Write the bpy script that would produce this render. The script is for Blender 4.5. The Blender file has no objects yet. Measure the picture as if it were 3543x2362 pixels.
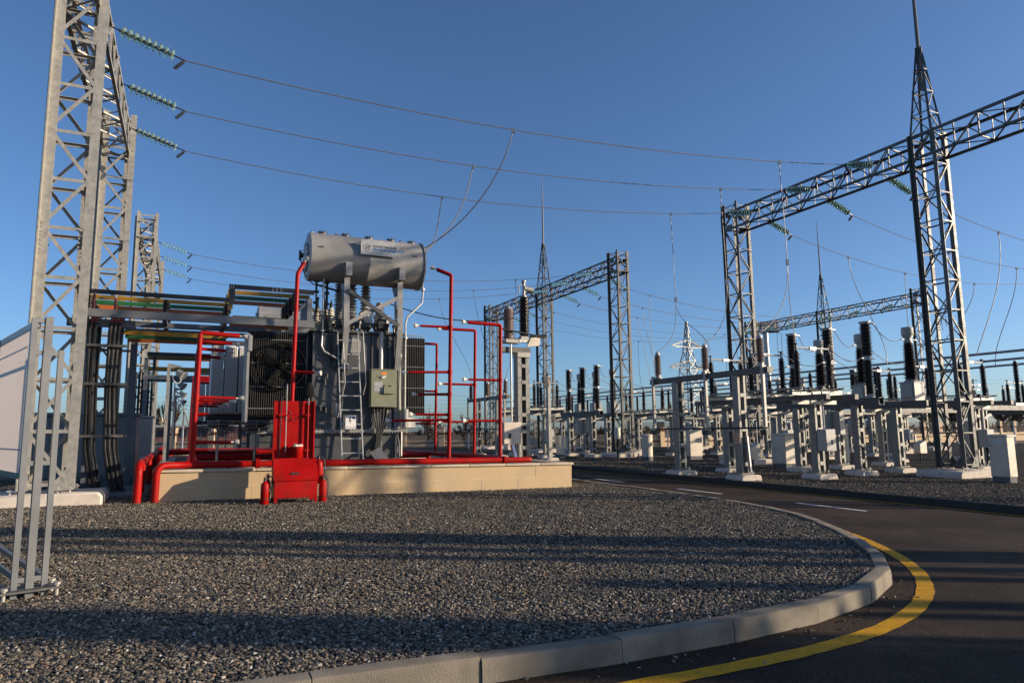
import bpy, bmesh, math, random
from mathutils import noise as mnoise
from mathutils import Vector, Matrix
random.seed(11)
R = math.radians
sc = bpy.context.scene
col = sc.collection
V = Vector

# ---------------------------------------------------------------- camera, sky, sun, exposure
CAM_H = 1.45
PITCH, ROLL = math.atan(309 / 2362), 0.011
cam = bpy.data.cameras.new('camera'); camo = bpy.data.objects.new('camera', cam); col.objects.link(camo)
cam.lens = 24.0; cam.sensor_width = 36.0; cam.clip_start = 0.05; cam.clip_end = 4000
_f = V((0, math.cos(PITCH), math.sin(PITCH))); _u0 = V((0, -math.sin(PITCH), math.cos(PITCH))); _r0 = V((1, 0, 0))
_r = _r0 * math.cos(ROLL) - _u0 * math.sin(ROLL); _u = _u0 * math.cos(ROLL) + _r0 * math.sin(ROLL)
cm = Matrix((( _r.x, _u.x, -_f.x, 0), (_r.y, _u.y, -_f.y, 0), (_r.z, _u.z, -_f.z, CAM_H), (0, 0, 0, 1)))
camo.matrix_world = cm
sc.camera = camo

SUN_EL = R(14.0)
SUN_AZ = R(-4.0)                      # direction towards the sun, from +X
sun_dir = V((math.cos(SUN_EL) * math.cos(SUN_AZ), math.cos(SUN_EL) * math.sin(SUN_AZ), math.sin(SUN_EL)))
w = bpy.data.worlds.new('World'); sc.world = w; w.use_nodes = True
nt = w.node_tree; bg = nt.nodes['Background']
sky = nt.nodes.new('ShaderNodeTexSky'); sky.sky_type = 'NISHITA'; sky.sun_disc = False
sky.sun_elevation = SUN_EL; sky.sun_rotation = R(90) - SUN_AZ
sky.air_density = 0.8; sky.dust_density = 1.0; sky.ozone_density = 4.5; sky.altitude = 100
nt.links.new(sky.outputs[0], bg.inputs[0]); bg.inputs[1].default_value = 0.123
sun = bpy.data.lights.new('sun', 'SUN'); sun.energy = 5.0; sun.angle = R(0.53); sun.color = (1.0, 0.83, 0.62)
suno = bpy.data.objects.new('sun', sun); col.objects.link(suno)
suno.rotation_euler = (-sun_dir).to_track_quat('-Z', 'Y').to_euler(); suno.location = sun_dir * 60
sc.view_settings.view_transform = 'Standard'; sc.view_settings.look = 'None'
sc.view_settings.gamma = 1.0; sc.view_settings.exposure = 0.45; sc.view_settings.use_curve_mapping = False
sc.cycles.max_bounces = 6; sc.cycles.transparent_max_bounces = 12

# ---------------------------------------------------------------- site grid: a = along the road crossing, b = away from it
TH = R(25.5); CA, SA = math.cos(TH), math.sin(TH)
def G(x): return -0.3 * math.tanh(x / 20.0)             # the site falls gently to the right
def AB(a, b): return (a * CA - b * SA, a * SA + b * CA)
def ground(a, b): x, y = AB(a, b); return V((x, y, G(x)))
def W3(a, b, z): x, y = AB(a, b); return V((x, y, z))

# ---------------------------------------------------------------- materials
def link(nt, a, b): nt.links.new(a, b)
def pbr(name, c, rough=.5, metal=0., var=.15, scale=2.5, bump=0., bscale=80., rvar=.1, c2=None, c2scale=6., c2lo=.52, c2hi=.66, spec=.5, trans=0., detail=5.):
    m = bpy.data.materials.new(name); m.use_nodes = True; nt = m.node_tree; N = nt.nodes; b = N['Principled BSDF']
    geo = N.new('ShaderNodeNewGeometry')
    n1 = N.new('ShaderNodeTexNoise'); n1.inputs['Scale'].default_value = scale; n1.inputs['Detail'].default_value = detail
    link(nt, geo.outputs['Position'], n1.inputs['Vector'])
    mr = N.new('ShaderNodeMapRange'); mr.inputs[1].default_value = .28; mr.inputs[2].default_value = .72
    mr.inputs[3].default_value = 1 - var; mr.inputs[4].default_value = 1 + var
    link(nt, n1.outputs['Fac'], mr.inputs[0])
    hs = N.new('ShaderNodeHueSaturation'); hs.inputs['Color'].default_value = (*c, 1)
    link(nt, mr.outputs[0], hs.inputs['Value'])
    if c2:
        n2 = N.new('ShaderNodeTexNoise'); n2.inputs['Scale'].default_value = c2scale; n2.inputs['Detail'].default_value = 8
        link(nt, geo.outputs['Position'], n2.inputs['Vector'])
        m2 = N.new('ShaderNodeMapRange'); m2.inputs[1].default_value = c2lo; m2.inputs[2].default_value = c2hi
        link(nt, n2.outputs['Fac'], m2.inputs[0])
        mx = N.new('ShaderNodeMix'); mx.data_type = 'RGBA'; mx.inputs[6].default_value = (*c, 1); mx.inputs[7].default_value = (*c2, 1)
        link(nt, m2.outputs[0], mx.inputs[0]); link(nt, mx.outputs[2], hs.inputs['Color'])
    link(nt, hs.outputs[0], b.inputs['Base Color'])
    r2 = N.new('ShaderNodeMapRange'); r2.inputs[1].default_value = .3; r2.inputs[2].default_value = .7
    r2.inputs[3].default_value = max(.02, rough - rvar); r2.inputs[4].default_value = min(1, rough + rvar)
    link(nt, n1.outputs['Fac'], r2.inputs[0]); link(nt, r2.outputs[0], b.inputs['Roughness'])
    b.inputs['Metallic'].default_value = metal; b.inputs['Specular IOR Level'].default_value = spec if rough < .68 else min(spec, .15)
    b.inputs['Transmission Weight'].default_value = trans
    if bump:
        n3 = N.new('ShaderNodeTexNoise'); n3.inputs['Scale'].default_value = bscale; n3.inputs['Detail'].default_value = 4
        link(nt, geo.outputs['Position'], n3.inputs['Vector'])
        bp = N.new('ShaderNodeBump'); bp.inputs['Strength'].default_value = bump; bp.inputs['Distance'].default_value = .01
        link(nt, n3.outputs['Fac'], bp.inputs['Height']); link(nt, bp.outputs[0], b.inputs['Normal'])
    return m
M = {}
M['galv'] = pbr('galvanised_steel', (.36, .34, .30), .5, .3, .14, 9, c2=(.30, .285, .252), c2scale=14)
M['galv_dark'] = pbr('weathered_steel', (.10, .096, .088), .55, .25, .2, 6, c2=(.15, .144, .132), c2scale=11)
M['galv_col'] = pbr('column_zinc', (.25, .243, .22), .5, .25, .22, 6, c2=(.17, .165, .15), c2scale=9)
M['galv_light'] = pbr('bright_zinc', (.42, .415, .40), .45, .4, .14, 12)
M['frame_grey'] = pbr('grey_frame_paint', (.14, .145, .15), .45, .15, .12, 4)
M['beam_grey'] = pbr('blue_grey_paint', (.12, .13, .145), .5, .1, .12, 4)
M['red'] = pbr('red_enamel', (.34, .003, .002), .45, 0, .16, 2.2, c2=(.25, .010, .006), c2scale=4, c2lo=.45, c2hi=.7, rvar=.12, spec=.16)
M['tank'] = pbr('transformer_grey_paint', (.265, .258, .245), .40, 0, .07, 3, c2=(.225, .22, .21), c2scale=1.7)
M['tank_shaded'] = pbr('shaded_tank_paint', (.062, .064, .067), .45, 0, .10, 2.5)  # same grey paint as the conservator, darkened to put shade into its colour
M['fin'] = pbr('radiator_fin_paint', (.05, .049, .046), .5, 0, .1, 3)
M['fin_light'] = pbr('sunlit_zinc_radiator', (.74, .74, .72), .45, .1, .1, 20)  # pale zinc, lightened further to put sunlight into the panel colour
M['olive'] = pbr('olive_cabinet_paint', (.20, .205, .135), .4, 0, .05, 5)
M['zinc_frame'] = pbr('zinc_frame', (.42, .41, .37), .5, .2, .12, 8)
M['cream'] = pbr('cream_cabinet_paint', (.62, .54, .43), .45, 0, .06, 3, c2=(.52, .455, .365), c2scale=4)
M['cabgrey'] = pbr('grey_cabinet_paint', (.40, .385, .355), .42, 0, .06, 4)
M['plinth'] = pbr('grey_plinth', (.13, .135, .14), .7, 0, .12, 6)
M['brown_ins'] = pbr('dark_brown_glaze', (.022, .013, .010), .22, 0, .15, 4)
M['tan_ins'] = pbr('chestnut_glaze', (.21, .15, .125), .4, 0, .15, 4)
M['grey_ins'] = pbr('grey_glaze', (.25, .245, .235), .35, 0, .1, 4)
M['white_ins'] = pbr('cream_glaze', (.55, .52, .44), .25, 0, .08, 4)
M['glass'] = pbr('green_insulator_glass', (.66, .92, .82), .05, 0, .05, 4, trans=.85, rvar=.03)
M['fan_shade_black'] = pbr('fan_shade_black', (.005, .005, .006), .8, 0, .1, 5)  # shade put into the fan colour; the shovel blade is truly black
M['steel_dark'] = pbr('dark_fittings', (.055, .055, .058), .45, .5, .15, 8)
M['alu'] = pbr('aluminium_conductor', (.30, .30, .30), .45, .6, .1, 10)
M['wire'] = pbr('weathered_conductor', (.17, .165, .16), .55, .3, .1, 3)
M['black'] = pbr('black_cable', (.008, .008, .009), .6, 0, .2, 8)
M['stone'] = pbr('sandstone_facing', (.56, .405, .235), .8, 0, .07, 1.6, bump=.12, bscale=140, c2=(.44, .335, .215), c2scale=1.6, c2lo=.42, c2hi=.72)
M['coping'] = pbr('pale_coping_stone', (.52, .43, .32), .75, 0, .08, 4, bump=.1, bscale=120)
M['mortar'] = pbr('pale_mortar', (.60, .52, .42), .9, 0, .1, 12)
M['found'] = pbr('whitewashed_concrete', (.60, .52, .44), .85, 0, .09, 4, bump=.25, bscale=40, c2=(.45, .40, .35), c2scale=7, c2lo=.55, c2hi=.75)
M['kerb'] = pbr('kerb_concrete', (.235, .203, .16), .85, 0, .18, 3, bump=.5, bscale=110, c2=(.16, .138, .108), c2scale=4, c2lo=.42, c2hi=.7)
M['kerb_dark'] = pbr('dark_kerb_concrete', (.055, .052, .048), .85, 0, .15, 5, bump=.3, bscale=120)  # far kerb concrete in a darker tone
M['pit'] = pbr('pit_gravel_grey', (.08, .08, .08), .9, 0, .3, 30, bump=.6, bscale=40)
M['white'] = pbr('white_enamel', (.72, .71, .68), .4, 0, .05, 4)
M['orange'] = pbr('orange_tag', (.75, .22, .01), .45, 0, .04, 4)
M['salmon'] = pbr('salmon_plate', (.62, .38, .25), .5, 0, .06, 8)
M['ink'] = pbr('dark_ink', (.02, .02, .03), .5, 0, .05, 4)
M['ink_red'] = pbr('red_ink', (.30, .03, .02), .5, 0, .05, 4)
M['ink_blue'] = pbr('blue_ink', (.02, .12, .32), .45, 0, .05, 4)
M['plate'] = pbr('brushed_plate', (.36, .36, .36), .45, .3, .04, 10)
M['bus_yellow'] = pbr('yellow_busbar_paint', (.33, .18, .015), .45, 0, .08, 4)
M['bus_green'] = pbr('green_busbar_paint', (.015, .10, .03), .45, 0, .08, 4)
M['bus_orange'] = pbr('orange_busbar_paint', (.42, .10, .02), .45, 0, .1, 4)
M['bus_black'] = pbr('black_busbar_paint', (.008, .008, .012), .45, 0, .1, 4)
M['red_sleeve'] = pbr('red_sleeve', (.28, .03, .02), .4, 0, .1, 9)
M['board'] = pbr('banner_vinyl', (.76, .68, .60), .55, 0, .04, 1.5)
_b = M['board']; _nt = _b.node_tree; _p = _nt.nodes['Principled BSDF']; _o = _nt.nodes['Material Output']
_tl = _nt.nodes.new('ShaderNodeBsdfTranslucent'); _tl.inputs[0].default_value = (.70, .60, .53, 1); _mx = _nt.nodes.new('ShaderNodeMixShader'); _mx.inputs[0].default_value = .4
link(_nt, _p.outputs[0], _mx.inputs[1]); link(_nt, _tl.outputs[0], _mx.inputs[2]); link(_nt, _mx.outputs[0], _o.inputs[0])
M['board_band'] = pbr('banner_faded_olive', (.66, .585, .47), .55, 0, .05, 3)
M['board_text'] = pbr('banner_faded_print', (.69, .61, .55), .55, 0, .05, 20)
M['board_edge'] = pbr('banner_teal_print', (.06, .14, .12), .5, 0, .05, 3)
M['shed'] = pbr('kiosk_sheet', (.23, .228, .22), .5, .1, .08, 2)
M['paver'] = pbr('dark_slab', (.10, .105, .11), .55, 0, .12, 3)
M['yellow_paint'] = pbr('yellow_road_paint', (.60, .30, .010), .7, 0, .2, 12, bump=.5, bscale=90, c2=(.12, .075, .03), c2scale=42, c2lo=.56, c2hi=.78)
M['white_paint'] = pbr('white_road_paint', (.62, .62, .64), .7, 0, .12, 20, bump=.4, bscale=90)
M['bark'] = pbr('winter_twigs', (.075, .055, .045), .9, 0, .2, 3)
M['conifer'] = pbr('conifer_needles', (.03, .04, .02), .9, 0, .3, 3)
M['fence_rail'] = pbr('fence_iron', (.10, .085, .075), .7, .2, .15, 3)
M['fence_stone'] = pbr('fence_sandstone', (.50, .38, .25), .85, 0, .1, 1.5)
M['fence_band'] = pbr('fence_brown_band', (.13, .055, .035), .8, 0, .1, 2)
M['brick'] = pbr('far_building_wall', (.42, .20, .15), .85, 0, .1, .6)
M['snow_tin'] = pbr('pale_sheet', (.62, .60, .58), .5, 0, .06, 3)
M['silver'] = pbr('silver_paint', (.70, .70, .68), .3, .6, .05, 6)

def gravel_mat(name, dark):
    m = bpy.data.materials.new(name); m.use_nodes = True; nt = m.node_tree; N = nt.nodes; b = N['Principled BSDF']
    geo = N.new('ShaderNodeNewGeometry')
    vo = N.new('ShaderNodeTexVoronoi'); vo.inputs['Scale'].default_value = 26; vo.inputs['Randomness'].default_value = 1
    link(nt, geo.outputs['Position'], vo.inputs['Vector'])
    sep = N.new('ShaderNodeSeparateColor'); link(nt, vo.outputs['Color'], sep.inputs[0])
    cr = N.new('ShaderNodeValToRGB'); e = cr.color_ramp.elements
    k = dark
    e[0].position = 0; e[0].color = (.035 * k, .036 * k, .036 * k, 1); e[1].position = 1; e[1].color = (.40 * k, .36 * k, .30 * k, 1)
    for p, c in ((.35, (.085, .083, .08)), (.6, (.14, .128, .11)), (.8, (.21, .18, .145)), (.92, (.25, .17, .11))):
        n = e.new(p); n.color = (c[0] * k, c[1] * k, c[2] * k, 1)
    link(nt, sep.outputs[0], cr.inputs[0]); link(nt, cr.outputs[0], b.inputs['Base Color'])
    b.inputs['Roughness'].default_value = .85; b.inputs['Specular IOR Level'].default_value = .12
    no = N.new('ShaderNodeTexNoise'); no.inputs['Scale'].default_value = 9; no.inputs['Detail'].default_value = 6
    link(nt, geo.outputs['Position'], no.inputs['Vector'])
    ad = N.new('ShaderNodeMath'); ad.operation = 'SUBTRACT'
    link(nt, no.outputs['Fac'], ad.inputs[0]); link(nt, vo.outputs['Distance'], ad.inputs[1])
    n2 = N.new('ShaderNodeTexNoise'); n2.inputs['Scale'].default_value = 3.2; n2.inputs['Detail'].default_value = 6; n2.inputs['Roughness'].default_value = .65
    link(nt, geo.outputs['Position'], n2.inputs['Vector'])
    b0 = N.new('ShaderNodeBump'); b0.inputs['Strength'].default_value = .8; b0.inputs['Distance'].default_value = .16; link(nt, n2.outputs['Fac'], b0.inputs['Height'])
    bp = N.new('ShaderNodeBump'); bp.inputs['Strength'].default_value = .9; bp.inputs['Distance'].default_value = .035; link(nt, b0.outputs[0], bp.inputs['Normal'])
    link(nt, ad.outputs[0], bp.inputs['Height']); link(nt, bp.outputs[0], b.inputs['Normal'])
    return m
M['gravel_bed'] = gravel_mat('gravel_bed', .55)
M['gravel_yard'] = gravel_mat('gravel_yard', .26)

def pebble_mat():
    m = bpy.data.materials.new('pebbles'); m.use_nodes = True; nt = m.node_tree; N = nt.nodes; b = N['Principled BSDF']
    oi = N.new('ShaderNodeObjectInfo'); cr = N.new('ShaderNodeValToRGB'); e = cr.color_ramp.elements
    e[0].position = 0; e[0].color = (.033, .034, .033, 1); e[1].position = 1; e[1].color = (.46, .43, .38, 1)
    for p, c in ((.25, (.062, .056, .047)), (.5, (.105, .093, .074)), (.72, (.165, .142, .108)), (.86, (.23, .193, .145)), (.94, (.24, .15, .095)), (.97, (.36, .325, .27))):
        n = e.new(p); n.color = (*c, 1)
    link(nt, oi.outputs['Random'], cr.inputs[0])
    no = N.new('ShaderNodeTexNoise'); no.inputs['Scale'].default_value = 55; no.inputs['Detail'].default_value = 4
    geo = N.new('ShaderNodeNewGeometry'); link(nt, geo.outputs['Position'], no.inputs['Vector'])
    mr = N.new('ShaderNodeMapRange'); mr.inputs[1].default_value = .3; mr.inputs[2].default_value = .7; mr.inputs[3].default_value = .75; mr.inputs[4].default_value = 1.25
    hs = N.new('ShaderNodeHueSaturation'); link(nt, no.outputs['Fac'], mr.inputs[0]); link(nt, mr.outputs[0], hs.inputs['Value'])
    link(nt, cr.outputs[0], hs.inputs['Color']); link(nt, hs.outputs[0], b.inputs['Base Color']); b.inputs['Roughness'].default_value = .6; b.inputs['Specular IOR Level'].default_value = .25
    return m
M['pebble'] = pebble_mat()

def asphalt_mat():
    m = bpy.data.materials.new('asphalt'); m.use_nodes = True; nt = m.node_tree; N = nt.nodes; b = N['Principled BSDF']
    geo = N.new('ShaderNodeNewGeometry')
    big = N.new('ShaderNodeTexNoise'); big.inputs['Scale'].default_value = .55; big.inputs['Detail'].default_value = 8
    fine = N.new('ShaderNodeTexNoise'); fine.inputs['Scale'].default_value = 110; fine.inputs['Detail'].default_value = 3
    vo = N.new('ShaderNodeTexVoronoi'); vo.inputs['Scale'].default_value = 95
    for n in (big, fine, vo): link(nt, geo.outputs['Position'], n.inputs['Vector'])
    cr = N.new('ShaderNodeValToRGB'); e = cr.color_ramp.elements
    e[0].position = .3; e[0].color = (.020, .0135, .0095, 1); e[1].position = .75; e[1].color = (.050, .034, .024, 1)
    link(nt, big.outputs['Fac'], cr.inputs[0])
    sp = N.new('ShaderNodeSeparateColor'); link(nt, vo.outputs['Color'], sp.inputs[0])
    mr = N.new('ShaderNodeMapRange'); mr.inputs[3].default_value = .5; mr.inputs[4].default_value = 2.0
    link(nt, sp.outputs[0], mr.inputs[0])
    pa = N.new('ShaderNodeTexNoise'); pa.inputs['Scale'].default_value = 2.3; pa.inputs['Detail'].default_value = 7; pa.inputs['Roughness'].default_value = .7; link(nt, geo.outputs['Position'], pa.inputs['Vector'])
    pm = N.new('ShaderNodeMapRange'); pm.inputs[1].default_value = .3; pm.inputs[2].default_value = .7; pm.inputs[3].default_value = .68; pm.inputs[4].default_value = 1.35; link(nt, pa.outputs['Fac'], pm.inputs[0])
    mu = N.new('ShaderNodeMath'); mu.operation = 'MULTIPLY'; link(nt, mr.outputs[0], mu.inputs[0]); link(nt, pm.outputs[0], mu.inputs[1])
    hs = N.new('ShaderNodeHueSaturation'); link(nt, cr.outputs[0], hs.inputs['Color']); link(nt, mu.outputs[0], hs.inputs['Value'])
    link(nt, hs.outputs[0], b.inputs['Base Color']); b.inputs['Roughness'].default_value = .85; b.inputs['Specular IOR Level'].default_value = .15
    ad = N.new('ShaderNodeMath'); link(nt, fine.outputs['Fac'], ad.inputs[0]); link(nt, vo.outputs['Distance'], ad.inputs[1]); ad.operation = 'SUBTRACT'
    bp = N.new('ShaderNodeBump'); bp.inputs['Strength'].default_value = .7; bp.inputs['Distance'].default_value = .008
    link(nt, ad.outputs[0], bp.inputs['Height']); link(nt, bp.outputs[0], b.inputs['Normal'])
    return m
M['asphalt'] = asphalt_mat()
M['field'] = pbr('dry_field', (.15, .10, .065), .95, 0, .3, .05, bump=.4, bscale=2, c2=(.11, .085, .05), c2scale=.03, c2lo=.4, c2hi=.6, detail=8)

# ---------------------------------------------------------------- mesh helpers
class MB:
    def __init__(s): s.v = []; s.f = []
    def add(s, vs, fs):
        n = len(s.v); s.v += [tuple(p) for p in vs]; s.f += [tuple(i + n for i in f) for f in fs]; return s
    def box(s, c, d, rz=0., rx=0., ry=0.):
        m = Matrix.Rotation(rz, 3, 'Z') @ Matrix.Rotation(ry, 3, 'Y') @ Matrix.Rotation(rx, 3, 'X') if (rz or rx or ry) else None
        vs = []
        for x in (-.5, .5):
            for y in (-.5, .5):
                for z in (-.5, .5):
                    p = V((x * d[0], y * d[1], z * d[2]))
                    if m: p = m @ p
                    vs.append(p + V(c))
        return s.add(vs, [(0, 1, 3, 2), (4, 6, 7, 5), (0, 4, 5, 1), (2, 3, 7, 6), (0, 2, 6, 4), (1, 5, 7, 3)])
    def b2(s, x0, x1, y0, y1, z0, z1): return s.box(((x0 + x1) / 2, (y0 + y1) / 2, (z0 + z1) / 2), (abs(x1 - x0), abs(y1 - y0), abs(z1 - z0)))
    def bar(s, p, q, w, h=None, up=(0, 0, 1)):
        p, q = V(p), V(q); h = h or w; d = (q - p).normalized(); u = V(up)
        if abs(d.dot(u)) > .98: u = V((1, 0, 0))
        sx = d.cross(u).normalized(); uz = sx.cross(d).normalized()
        vs = [e + sx * (i * w / 2) + uz * (j * h / 2) for e in (p, q) for i in (-1, 1) for j in (-1, 1)]
        return s.add(vs, [(0, 1, 3, 2), (4, 6, 7, 5), (0, 4, 5, 1), (2, 3, 7, 6), (0, 2, 6, 4), (1, 5, 7, 3)])
    def angle(s, p, q, w, nrm, t=.14):
        p, q = V(p), V(q); z = (q - p).normalized(); x = V(nrm); x = (x - z * x.dot(z)).normalized(); y = z.cross(x)
        prof = [(0, 0), (1, 0), (1, t), (t, t), (t, 1), (0, 1)]
        vs = [e + x * (-a * w) + y * (b * w - w * .0) for e in (p, q) for a, b in prof]
        return s.add(vs, [(i, (i + 1) % 6, 6 + (i + 1) % 6, 6 + i) for i in range(6)] + [(5, 4, 3, 2, 1, 0), (6, 7, 8, 9, 10, 11)])
    def tube(s, pts, r, n=8, cap=True, rs=None):
        pts = [V(p) for p in pts]; rings = []
        t0 = (pts[1] - pts[0]).normalized(); u = V((0, 0, 1)) if abs(t0.z) < .9 else V((1, 0, 0))
        sx = t0.cross(u).normalized()
        base = len(s.v)
        for i, p in enumerate(pts):
            if i == 0: t = t0
            elif i == len(pts) - 1: t = (pts[-1] - pts[-2]).normalized()
            else:
                t = ((pts[i + 1] - p).normalized() + (p - pts[i - 1]).normalized())
                t = t.normalized() if t.length > 1e-6 else (p - pts[i - 1]).normalized()
            sx = (sx - t * sx.dot(t)).normalized(); sy = t.cross(sx)
            k = 1.
            if 0 < i < len(pts) - 1:
                c = t.dot((p - pts[i - 1]).normalized()); k = min(1.6, 1 / max(c, .3))
            rr = rs[i] if rs else r
            rings.append([p + (sx * math.cos(2 * math.pi * j / n) + sy * math.sin(2 * math.pi * j / n)) * rr for j in range(n)])
        vs = [p for ring in rings for p in ring]
        fs = [(i * n + j, i * n + (j + 1) % n, (i + 1) * n + (j + 1) % n, (i + 1) * n + j) for i in range(len(pts) - 1) for j in range(n)]
        if cap: fs += [tuple(reversed(range(n))), tuple((len(pts) - 1) * n + j for j in range(n))]
        return s.add(vs, fs)
    def lathe(s, prof, n=16, o=(0, 0, 0), ax=(0, 0, 1), cap=True):
        z = V(ax).normalized(); u = V((1, 0, 0)) if abs(z.x) < .9 else V((0, 1, 0)); x = (u - z * u.dot(z)).normalized(); y = z.cross(x); o = V(o)
        vs = [o + z * h + (x * math.cos(2 * math.pi * j / n) + y * math.sin(2 * math.pi * j / n)) * r for r, h in prof for j in range(n)]
        m = len(prof)
        fs = [(i * n + j, i * n + (j + 1) % n, (i + 1) * n + (j + 1) % n, (i + 1) * n + j) for i in range(m - 1) for j in range(n)]
        if cap: fs += [tuple(reversed(range(n))), tuple((m - 1) * n + j for j in range(n))]
        return s.add(vs, fs)
    def prism(s, poly, d, o=(0, 0, 0), ex=(1, 0, 0), ey=(0, 0, 1)):
        """poly in (ex, ey) coordinates, extruded by d along ex x ey, centred"""
        ex, ey = V(ex), V(ey); ez = ex.cross(ey); o = V(o); n = len(poly)
        vs = [o + ex * a + ey * b + ez * k for k in (-d / 2, d / 2) for a, b in poly]
        return s.add(vs, [tuple(reversed(range(n))), tuple(range(n, 2 * n))] + [(i, (i + 1) % n, n + (i + 1) % n, n + i) for i in range(n)])
    def mesh(s, name, mat, bevel=0., seg=1, ang=38):
        me = bpy.data.meshes.new(name); me.from_pydata(s.v, [], s.f); me.update()
        if bevel:
            bm = bmesh.new(); bm.from_mesh(me)
            es = [e for e in bm.edges if len(e.link_faces) == 2 and e.calc_face_angle(0) > R(35)]
            bmesh.ops.bevel(bm, geom=es, offset=bevel, segments=seg, profile=.6, affect='EDGES')
            bm.to_mesh(me); bm.free()
        me.materials.append(M[mat] if isinstance(mat, str) else mat)
        me.shade_smooth(); me.set_sharp_from_angle(angle=R(ang))
        return me
    def build(s, name, mat, parent=None, bevel=0., seg=1, ang=38):
        return obj(name, s.mesh(name, mat, bevel, seg, ang), parent)
def obj(name, me, parent=None, loc=None):
    o = bpy.data.objects.new(name, me); col.objects.link(o)
    if parent is not None: o.parent = parent
    if loc is not None: o.location = loc
    return o
def tag(o, label=None, cat=None, group=None, kind=None):
    if label: o['label'] = label
    if cat: o['category'] = cat
    if group: o['group'] = group
    if kind: o['kind'] = kind
    return o
def thing(name, label, cat, loc=(0, 0, 0), rz=0., group=None):
    o = bpy.data.objects.new(name, None); col.objects.link(o); o.empty_display_size = .2
    o.location = loc; o.rotation_euler = (0, 0, rz)
    return tag(o, label, cat, group)
def site(name, label, cat, a, b, group=None): return thing(name, label, cat, ground(a, b), TH, group)
CH = {}
def copy_tree(o, label=None, loc=None, parent=None, rz=None):
    c = o.copy(); col.objects.link(c); c.parent = parent
    if label: c['label'] = label
    if loc is not None: c.location = loc
    if rz is not None: c.rotation_euler = (0, 0, rz)
    for ch in list(o.children): copy_tree(ch, parent=c)
    return c
UNIT = {}
def unit_angle(mat):
    if mat not in UNIT: UNIT[mat] = MB().angle((0, 0, 0), (0, 0, 1), 1., (1, 0, 0), .13).mesh('steel_angle', mat)
    return UNIT[mat]
def member(name, p, q, w, nrm, mat, parent):
    p, q = V(p), V(q); z = q - p; L = z.length; z = z / L; x = V(nrm); x = (x - z * x.dot(z)).normalized(); y = z.cross(x)
    o = bpy.data.objects.new(name, unit_angle(mat)); col.objects.link(o); o.parent = parent
    m = Matrix(((x.x * w, y.x * w, z.x * L, p.x), (x.y * w, y.y * w, z.y * L, p.y), (x.z * w, y.z * w, z.z * L, p.z), (0, 0, 0, 1)))
    o.matrix_basis = m
    return o
def text_mesh(name, body, size, mat, parent, M4, bold=0., depth=.0008, align='LEFT', shear=0.):
    cu = bpy.data.curves.new(name, 'FONT'); cu.body = body; cu.size = size; cu.extrude = depth; cu.offset = bold; cu.align_x = align; cu.shear = shear
    to = bpy.data.objects.new('lettering_source', cu); col.objects.link(to)
    dg = bpy.context.evaluated_depsgraph_get(); dg.update()
    me = bpy.data.meshes.new_from_object(to.evaluated_get(dg)); bpy.data.objects.remove(to); bpy.data.curves.remove(cu)
    me.materials.clear(); me.materials.append(M[mat]); me.name = name
    o = obj(name, me, parent); o.matrix_basis = M4
    return o
def frame4(o, ex, ey):
    ex, ey = V(ex).normalized(), V(ey).normalized(); ez = ex.cross(ey); o = V(o)
    return Matrix(((ex.x, ey.x, ez.x, o.x), (ex.y, ey.y, ez.y, o.y), (ex.z, ey.z, ez.z, o.z), (0, 0, 0, 1)))
def sheds(L, rc, rs, n, taper=0., seg=14):
    prof = [(rc * 1.15, 0), (rc * 1.15, .03)]
    for i in range(n):
        z = .035 + (L - .07) * i / n; p = (L - .07) / n; k = 1 - taper * i / n; big = rs if i % 2 == 0 else rs * .9
        prof += [(rc * k, z), (big * k, z + p * .30), (big * k, z + p * .42), (rc * k, z + p * .88)]
    prof += [(rc * (1 - taper) * 1.1, L - .03), (rc * (1 - taper) * 1.1, L)]
    return MB().lathe(prof, seg)
INS = {}
def insulator(parent, at, L, rc, rs, n, mat, taper=0., name='insulator', seg=14):
    k = (L, rc, rs, n, mat, taper, seg)
    if k not in INS: INS[k] = sheds(L, rc, rs, n, taper, seg).mesh('insulator', mat, ang=60)
    return obj(name, INS[k], parent, at)
def sag(p, q, s, n=24):
    p, q = V(p), V(q)
    return [p.lerp(q, i / n) - V((0, 0, 4 * s * (i / n) * (1 - i / n))) for i in range(n + 1)]
def bez(p0, p1, p2, p3, n=16):
    p0, p1, p2, p3 = V(p0), V(p1), V(p2), V(p3); out = []
    for i in range(n + 1):
        t = i / n; u = 1 - t; out.append(p0 * u**3 + p1 * 3 * u * u * t + p2 * 3 * u * t * t + p3 * t**3)
    return out
# ---------------------------------------------------------------- ground, road, gravel beds, kerbs
ROAD = -.12
def sheet(name, polys, mat, dz, parent=None, step=6., kind='structure'):
    bm = bmesh.new()
    for poly in polys:
        bm.faces.new([bm.verts.new((x, y, 0)) for x, y in poly])
    for ax, rng in ((0, range(-60, 61, int(step))),):
        for c in rng:
            bmesh.ops.bisect_plane(bm, geom=bm.verts[:] + bm.edges[:] + bm.faces[:], plane_co=(c, 0, 0), plane_no=(1, 0, 0))
    for v in bm.verts: v.co.z = G(v.co.x) + dz
    bmesh.ops.recalc_face_normals(bm, faces=bm.faces)
    me = bpy.data.meshes.new(name); bm.to_mesh(me); bm.free()
    if me.polygons and me.polygons[0].normal.z < 0: me.flip_normals()
    me.materials.append(M[mat]); o = obj(name, me, parent)
    if parent is None: tag(o, kind=kind)
    return o
sheet('ground', [[(-1500, -300), (1500, -300), (1500, 2500), (-1500, 2500)]], 'field', -.34)
road = sheet('road', [[AB(-60, -30), AB(16, -30), AB(16, 120), AB(-60, 120)]], 'asphalt', ROAD)

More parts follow.
